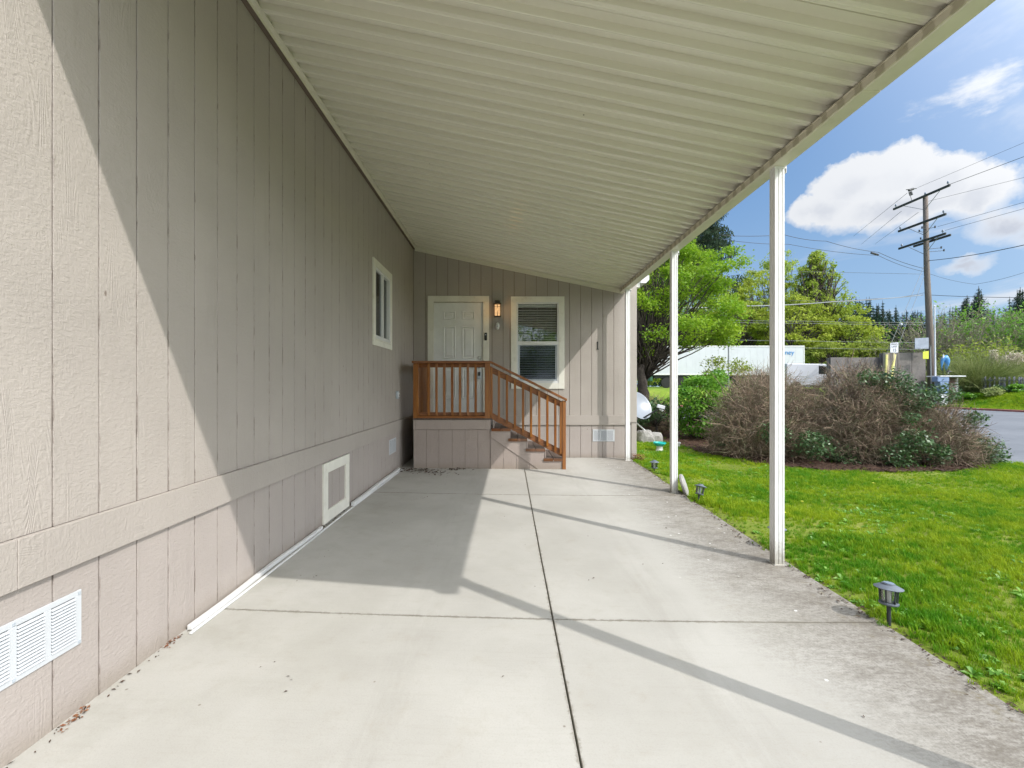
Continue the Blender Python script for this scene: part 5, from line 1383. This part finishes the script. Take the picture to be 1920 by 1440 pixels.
# signs
def signpost(name, label, px0, px1, py0, py1, Y, face, post_to, lines=(), postm='signpost', skew=0):
    a = atp(px0, py0, Y); b = atp(px1, py1, Y); r = thing(name, label, 'sign', ((a.x+b.x)/2, Y, -.1))
    m = MB(); m.prism([(a.x, b.z+skew), (b.x, b.z), (b.x, a.z), (a.x, a.z+skew*.4-.05)], 'y', Y-.02, Y); m.build('sign_plate', face, r, bevel=.004)
    if post_to is not None: MB().box((a.x+b.x)/2-.05, (a.x+b.x)/2+.05, Y+.002, Y+.09, post_to, a.z-.1).build('sign_post', postm, r)
    H_ = a.z-b.z; 
    for (t, fr, sz) in lines: text_mesh(t, sz*H_, 'lettering', 'ink', r, Matrix.Translation(((a.x+b.x)/2, Y-.026, a.z-H_*fr)) @ Matrix.Rotation(R(90), 4, 'X'), .002)
    return r
signpost('speed_sign', 'small white speed limit sign on a pale post above the wall', 1669, 1684, 642, 661, 32.9, 'signwhite', -.1, [('SPEED', .2, .24), ('LIMIT', .44, .24), ('15', .78, .42)])
signpost('metal_sign', 'larger blank grey sign panel attached left of the utility pole', 1715, 1741, 633, 654, 33.1, 'signback', None)
a = atp(1727, 640, 33.13); MB().box(a.x-.5, a.x+.75, 33.101, 33.14, a.z-.35, a.z-.28).build('sign_bracket', 'lampdark', bpy.data.objects['metal_sign'])
signpost('yellow_notice', 'small yellow sign below the grey panel at the pole', 1730, 1741, 658, 673, 33.0, 'signyellow', None, [('No', .3, .22), ('Trespass', .6, .16)] if False else [])
pa = atp(1659, 662, 33.3); MB().box(pa.x-.02, pa.x+.28, 33.25, 33.45, -.2, pa.z).build('wood_post', 'signpost', None)
tag(bpy.data.objects['wood_post'], 'pale square wooden post at the left end of the taller wall', 'post')

# utility pole with three crossarm levels
PX, PY_ = atp(1740, 600, 34).x, 34.0
up = thing('utility_pole', 'tall weathered wooden utility pole with three crossarm levels', 'utility pole', (PX+.25, PY_, -.15))
ptop = atp(1735, 366, 34)
MB().tube([(PX+.30, 34, -.3), (PX+.15, 34, 5), (ptop.x+.1, 34, 10), (ptop.x, 34, ptop.z)], [.235, .21, .175, .15], 14).build('pole', 'polewood', up, smooth=True)
def arm(z, ya, yb, x, w=.12):
    MB().bar((x+(.12), ya, z), (x-.12, yb, z), w, .15).build('crossarm', 'armwood', up, bevel=.01)
arm(13.9+CAMZ, 32.0, 36.4, 30.45)
arm(12.03+CAMZ, 32.35, 36.0, 30.5)
arm(10.62+CAMZ, 32.2, 35.8, 30.35, .10); arm(10.62+CAMZ, 32.5, 35.2, 30.98, .10)
def ins(x, y, z, s=1):
    m = MB(); m.lathe([(.02, 0), (.02, .08), (.07, .09), (.075, .13), (.045, .14), (.06, .16), (.06, .19), (.03, .24), (0, .25)], (x, y, z), 10)
    m.v = [(x+(p[0]-x)*s, y+(p[1]-y)*s, z+(p[2]-z)*s) for p in m.v]; m.build('insulator', 'signback', up, smooth=True)
for (x, y, z) in ((30.55, 32.12, 15.32), (30.35, 36.2, 15.32), (ptop.x, 34, ptop.z-.02), (30.6, 32.5, 13.45), (30.4, 35.85, 13.45), (30.3, 35.6, 12.03), (30.4, 32.35, 12.03)): ins(x, y, z, 1.0)
m = MB()
for (z, ya, yb, x) in ((15.23, 32.6, 35.6, 30.5), (13.36, 32.8, 35.2, 30.5), (11.95, 32.8, 35.2, 30.5)):
    m.tube([(x, ya, z-.05), (30.62, 34, z-.95)], .02, 5); m.tube([(x, yb, z-.05), (30.62, 34, z-.95)], .02, 5)
m.build('arm_brace', 'cablegrey', up)
sw = atp(1704, 357, 35.4)
m = MB(); m.tube([sw, sw+Vector((.35, 0, .12))], .09, 8); m.tube([sw+Vector((.1, 0, -.1)), sw+Vector((.2, 0, -.38))], .11, 8); m.tube([sw+Vector((-.2, 0, .05)), sw+Vector((.6, 0, .15))], .03, 6); m.tube([sw, (30.5, 34.9, 15.2)], .02, 5)
m.build('cutout_switch', 'cable', up)
m = MB()
for (dx, z, L_) in ((-.5, 12.8, .5), (-.7, 12.55, .7), (.45, 12.85, .45), (-.6, 12.0, .6), (.35, 12.0, .35), (.9, 11.35, .3), (1.1, 11.15, .3)): m.tube([(30.66, 33.9, z), (30.66+dx, 33.7, z+.05)], .018, 5); m.tube([(30.66+dx, 33.7, z), (30.66+dx, 33.7, z+.15)], .05, 6)
m.build('pole_hardware', 'cable', up)
MB().tube([(PX-.02, 33.80, 4.2), (PX+.06, 33.78, 0)], .05, 6).build('conduit', 'cablegrey', up)
# yellow guy guards and guy wires
for i, (p0, p1, q, lab) in enumerate((((1710, 568, 34.0), (1684, 640, 33.1), (1662, 697), 'guy wire with the right hand yellow guard leaning to the pole'), ((1692, 584, 34.6), (1674, 640, 33.2), (1660, 700), 'guy wire with the left hand yellow guard beside the wood post'))):
    g = thing('guy_wire', lab, 'guy wire', atp(q[0], q[1]+40, 32.6))
    A = atp(*p0) if False else Vector((30.6, 34, 9.4+i*.8)); a0 = atp(p1[0]-6+i*(-6), 665, 33.0); e0 = atp(q[0]+(4 if i == 0 else 0), q[1]+35, 32.7)
    MB().tube([A, a0], .013, 5).build('wire', 'cablegrey', g)
    MB().tube([a0, e0], [.07, .09], 8).build('guard', 'guard', g)
pb = atp(1690, 608, 33.5); MB().lathe([(0, -.1), (.06, -.06), (.07, .05), (0, .1)], tuple(pb), 10).build('insulator', 'signwhite', bpy.data.objects['guy_wire'])
# slim white pole
wp = atp(1752, 575, 33.4)
w = thing('white_pole', 'slim white pole standing right beside the utility pole', 'pole', (wp.x+.1, 33.4, -.1))
MB().tube([(wp.x, 33.4, wp.z), (wp.x+.1, 33.4, -.2)], [.045, .06], 10).build('pole', 'signwhite', w)
MB().lathe([(.06, 0), (.08, .05), (.0, .12)], (wp.x, 33.4, wp.z), 10).build('pole_cap', 'signwhite', w)
# wires
def wire(label, pts, r=.012, mat='cable', sag=0):
    m = MB(); P = [Vector(p) if len(p) == 3 else p for p in pts]; out = []
    for a, b in zip(P[:-1], P[1:]):
        c = curve_pts(a, b, -sag, 8); out += c[:-1]
    out.append(P[-1]); c0 = out[len(out)//2]
    m.tube(out, r, 5); o = m.build('power_line', mat, None, smooth=True, loc=tuple(c0)); return tag(o, label, 'wire')
def A3(px, py, Y): return tuple(atp(px, py, Y))
wire('topmost wire rising right from the pole top switch', [A3(1720, 352, 35.2), A3(1935, 261, 30)], .010)
wire('second wire rising right from the top crossarm end', [A3(1777, 347, 32.1), A3(1935, 288, 28)], .016)
wire('third wire rising right past the cloud edge', [A3(1738, 378, 34), A3(1935, 329, 29)], .010)
wire('upper of two wires leaving the middle crossarm to the right', [A3(1758, 425, 32.4), A3(1935, 375, 28)], .011)
wire('lower of two wires leaving the middle crossarm to the right', [A3(1772, 432, 32.4), A3(1935, 387, 28)], .011)
wire('thick cable running right from the pole under the large cloud', [A3(1738, 489, 34), A3(1935, 456, 25)], .022, sag=.12)
wire('sagging thin wire right of the pole above the small cloud', [A3(1742, 513, 34), A3(1828, 533, 33), A3(1935, 506, 30)], .010, sag=.1)
wire('steep thin wire running down left from the pole top switch', [A3(1701, 362, 35.4), A3(1600, 443, 60)], .014)
wire('thin wire running down left from the top crossarm end', [A3(1690, 396, 36.4), A3(1615, 458, 60)], .014)
wire('thin wire running down left from behind the middle crossarm', [A3(1722, 398, 36), A3(1640, 458, 60)], .014)
wire('upper dark service cable sagging left to the splice', [A3(1731, 503, 34), A3(1647, 473, 33), A3(1549, 452, 32), A3(1470, 440, 31), A3(1340, 440, 30)], .016, sag=.10)
wire('lower dark service cable sagging left to the splice', [A3(1731, 509, 34), A3(1647, 479, 33), A3(1480, 458, 32), A3(1340, 446, 30)], .014, sag=.12)
m_ = MB().tube([A3(1633, 474, 33), A3(1647, 478, 33)], .07, 6).build('cable_splice', 'cable', None, loc=A3(1640, 476, 33)); tag(m_, 'small dark splice box on the service cables left of the pole', 'splice box')
wire('bright thick cable stretching left in front of the pointed tree', [A3(1731, 553, 34), A3(1560, 566, 27), A3(1385, 574, 22), A3(1180, 577, 18)], .026, 'cablegrey', sag=.05)
wire('dark cable running just above the bright cable to the pole', [A3(1733, 549, 34), A3(1640, 560, 31), A3(1480, 563, 27)], .014, sag=.1)
wire('dark cable running right from the pole above the conifers', [A3(1742, 553, 34), A3(1935, 558, 30)], .018, sag=.05)
wire('thin wire crossing the sky low behind the pointed tree', [A3(1731, 514, 34), A3(1450, 508, 40), A3(1340, 506, 40)], .012, 'cablegrey')
for py, lab in ((603, 'upper of two close thin wires before the dark forest'), (607, 'lower of two close thin wires before the dark forest'), (640, 'thin wire just above the trailer roof line'), (653, 'lowest thin wire at the height of the speed sign')):
    wire(lab, [A3(1730, py+2, 36), A3(1500, py-1, 36), A3(1366, py-3, 36)], .011, 'cablegrey', sag=.03)
sp_ = thing('slim_post', 'slim grey fence post rising above the trailer left part', 'post', A3(1366, 650, 36.5))
MB().tube([A3(1366, 622, 36.5), (A3(1366, 650, 36.5)[0], 36.5, LOT)], .06, 8).build('post_shaft', 'cablegrey', sp_)
MB().lathe([(.075, 0), (.075, .05), (0, .09)], A3(1366, 622, 36.5), 8).build('post_cap', 'cablegrey', sp_)

# entrance pillar with blue sculpture and lantern
pc = atp(1765, 760, 32.6); bx0, bx1 = atp(1758, 0, 32.6).x, atp(1773, 0, 32.6).x
zt = atp(0, 704, 32.6).z
pi = thing('entrance_pillar', 'narrow painted masonry pillar, white below and blue above, beside the street', 'pillar', ((bx0+bx1)/2, 32.6, -.1))
cour = 18; hh = (1.05+.1)/cour
for k in range(9):
    z0 = -.12+k*.105
    for (a, b) in (((bx0+.06, bx0+.30), (bx0+.31, bx1-.0)) if k % 2 else ((bx0+.06, bx0+.22), (bx0+.23, bx0+.42), (bx0+.43, bx1))):
        MB().box(a, b, 32.40, 32.78, z0, z0+.096).build('block', 'whitebrick', pi, bevel=.006)
MB().box(bx0+.07, bx1-.01, 32.415, 32.77, -.15, .83).build('pillar_core', 'mortar', pi)
MB().box(bx0-.02, bx1+.02, 32.38, 32.82, .832, zt-.10).build('pillar_shaft', 'bluebrick', pi, bevel=.02)
MB().box(bx0-.22, bx1+.05, 32.36, 32.84, zt-.45, zt-.099).build('pillar_head', 'bluebrick', pi, bevel=.03)
cx1 = atp(1797, 0, 32.9).x
MB().box(bx0-.10, cx1, 32.32, 33.4, zt-.098, zt-.02).build('cap_slab', 'whitebrick', pi, bevel=.02)
bw = thing('brick_pier', 'brown brick pier under the pale cap behind the painted pillar', 'brick pier', (bx1+.5, 33, -.1))
zb_ = .35; k = 0
while zb_ < zt-.2:
    for j in range(4):
        a = bx1+.03+j*.22+(.11 if k % 2 else 0); MB().box(a, min(a+.21, cx1-.02), 32.86, 33.02, zb_, zb_+.085).build('brick', 'brick', bw)
    zb_ += .098; k += 1
MB().box(bx1+.04, cx1-.03, 32.875, 33.3, -.1, zt-.105).build('mortar_core', 'mortar', bw)
l2 = thing('pillar_lantern', 'small black lantern standing on the pillar cap', 'lantern', (atp(1779, 0, 32.7).x, 32.7, zt))
lx = atp(1779, 0, 32.7).x; z = zt-.019
MB().lathe([(.07, 0), (.07, .03), (.03, .04), (.03, .10), (.06, .12)], (lx, 32.7, z), 12).build('lantern_base', 'bronze', l2)
MB().lathe([(.05, .1205), (.075, .27)], (lx, 32.7, z), 8, True).build('lantern_glass', 'lampglass', l2)
MB().lathe([(.19, .275), (.10, .34), (.04, .38), (.02, .43), (0, .44)], (lx, 32.7, z), 10).build('lantern_cap', 'bronze', l2)
# curved blue sculpture: arching body on a dark wave base
bs = thing('fish_sculpture', 'blue arched fish like sculpture on a thin stand behind the pillar', 'sculpture', (atp(1771, 690, 34.2).x, 34.2, .0))
def ap(px, py): return atp(px, py, 34.2)
m = MB(); m.tube([ap(1766.2, 695), ap(1765.6, 688), ap(1766.4, 679), ap(1769, 672.5), ap(1772.5, 670.5), ap(1775, 675), ap(1775.6, 682), ap(1774.6, 689), ap(1774, 695)], [.02, .04, .09, .15, .20, .20, .14, .09, .04], 12)
m.build('arched_body', 'bluesteel', bs, smooth=True)
m = MB(); m.prism([(ap(1765.5, 0).x, ap(0, 672).z), (ap(1769, 0).x, ap(0, 669).z), (ap(1767, 0).x, ap(0, 664).z)], 'y', 34.1, 34.16); m.build('fin', 'signwhite', bs)
m = MB(); m.prism([(ap(1776, 0).x, ap(0, 676).z), (ap(1781, 0).x, ap(0, 680).z), (ap(1780, 0).x, ap(0, 684).z), (ap(1776, 0).x, ap(0, 682).z)], 'y', 34.16, 34.24); m.build('fin', 'ink', bs)
MB().tube([ap(1768, 690), (ap(1768, 0).x, 34.2, -.0)], .04, 6).build('stand', 'lampdark', bs)
MB().tube([ap(1775, 692), (ap(1774, 0).x, 34.2, -.0)], .04, 6).build('stand', 'lampdark', bs)
# picket fence along the right verge
pf = thing('picket_fence', 'weathered grey picket fence in front of the pampas grass', 'fence', (35, 31, .7))
a = atp(1848, 706, 32.6); e = atp(1960, 706, 30.6); n = 13
for i in range(n):
    t = i/(n-1); x = a.x+(e.x-a.x)*t; y = 32.6-2.0*t; z1_ = a.z+random.Random(i).uniform(-.05, .04)-.02*t; zb = lot_z(x, y)-.03
    MB().prism([(x-.075, zb), (x+.075, zb), (x+.075, z1_-.07), (x, z1_), (x-.075, z1_-.07)], 'y', y, y+.022).build('picket', 'picket', pf)
for dz in (.25, .85):
    MB().bar((a.x-.1, 32.65, a.z-dz), (e.x+.1, 30.65, a.z-dz), .04, .08).build('fence_rail', 'picket', pf)
for t in (0, .33, .66, 1):
    x = a.x+(e.x-a.x)*t; y = 32.75-2.0*t; MB().box(x-.05, x+.05, y, y+.1, .3, a.z-.05).build('fence_post', 'picket', pf)
a = atp(1890, 758, 29.4); b_ = atp(1935, 758, 29.0)
tag(MB().bar(a, b_, .08, .07).build('border_edging', 'whitebrick', None, loc=tuple(a)), 'pale edging strip along the planted verge at the right', 'edging')
# trees behind the camera that the window panes mirror
for i, (x, y, s) in enumerate(((9, -16, 4), (16, -22, 5), (1.5, -26, 5))):
    leafy_tree('yard_tree', ['green yard tree behind the viewer, nearest to the street', 'large yard tree behind the viewer across the street', 'yard tree behind the viewer at the end of the driveway'][i], 'tree', (x, y, -.1), 2.5, .2, clumps_dome((x, y, 5), s, s, s*.7, 60, random.Random(200+i), s*.26, -.8), 90, .16, 'maple', seed=210+i)
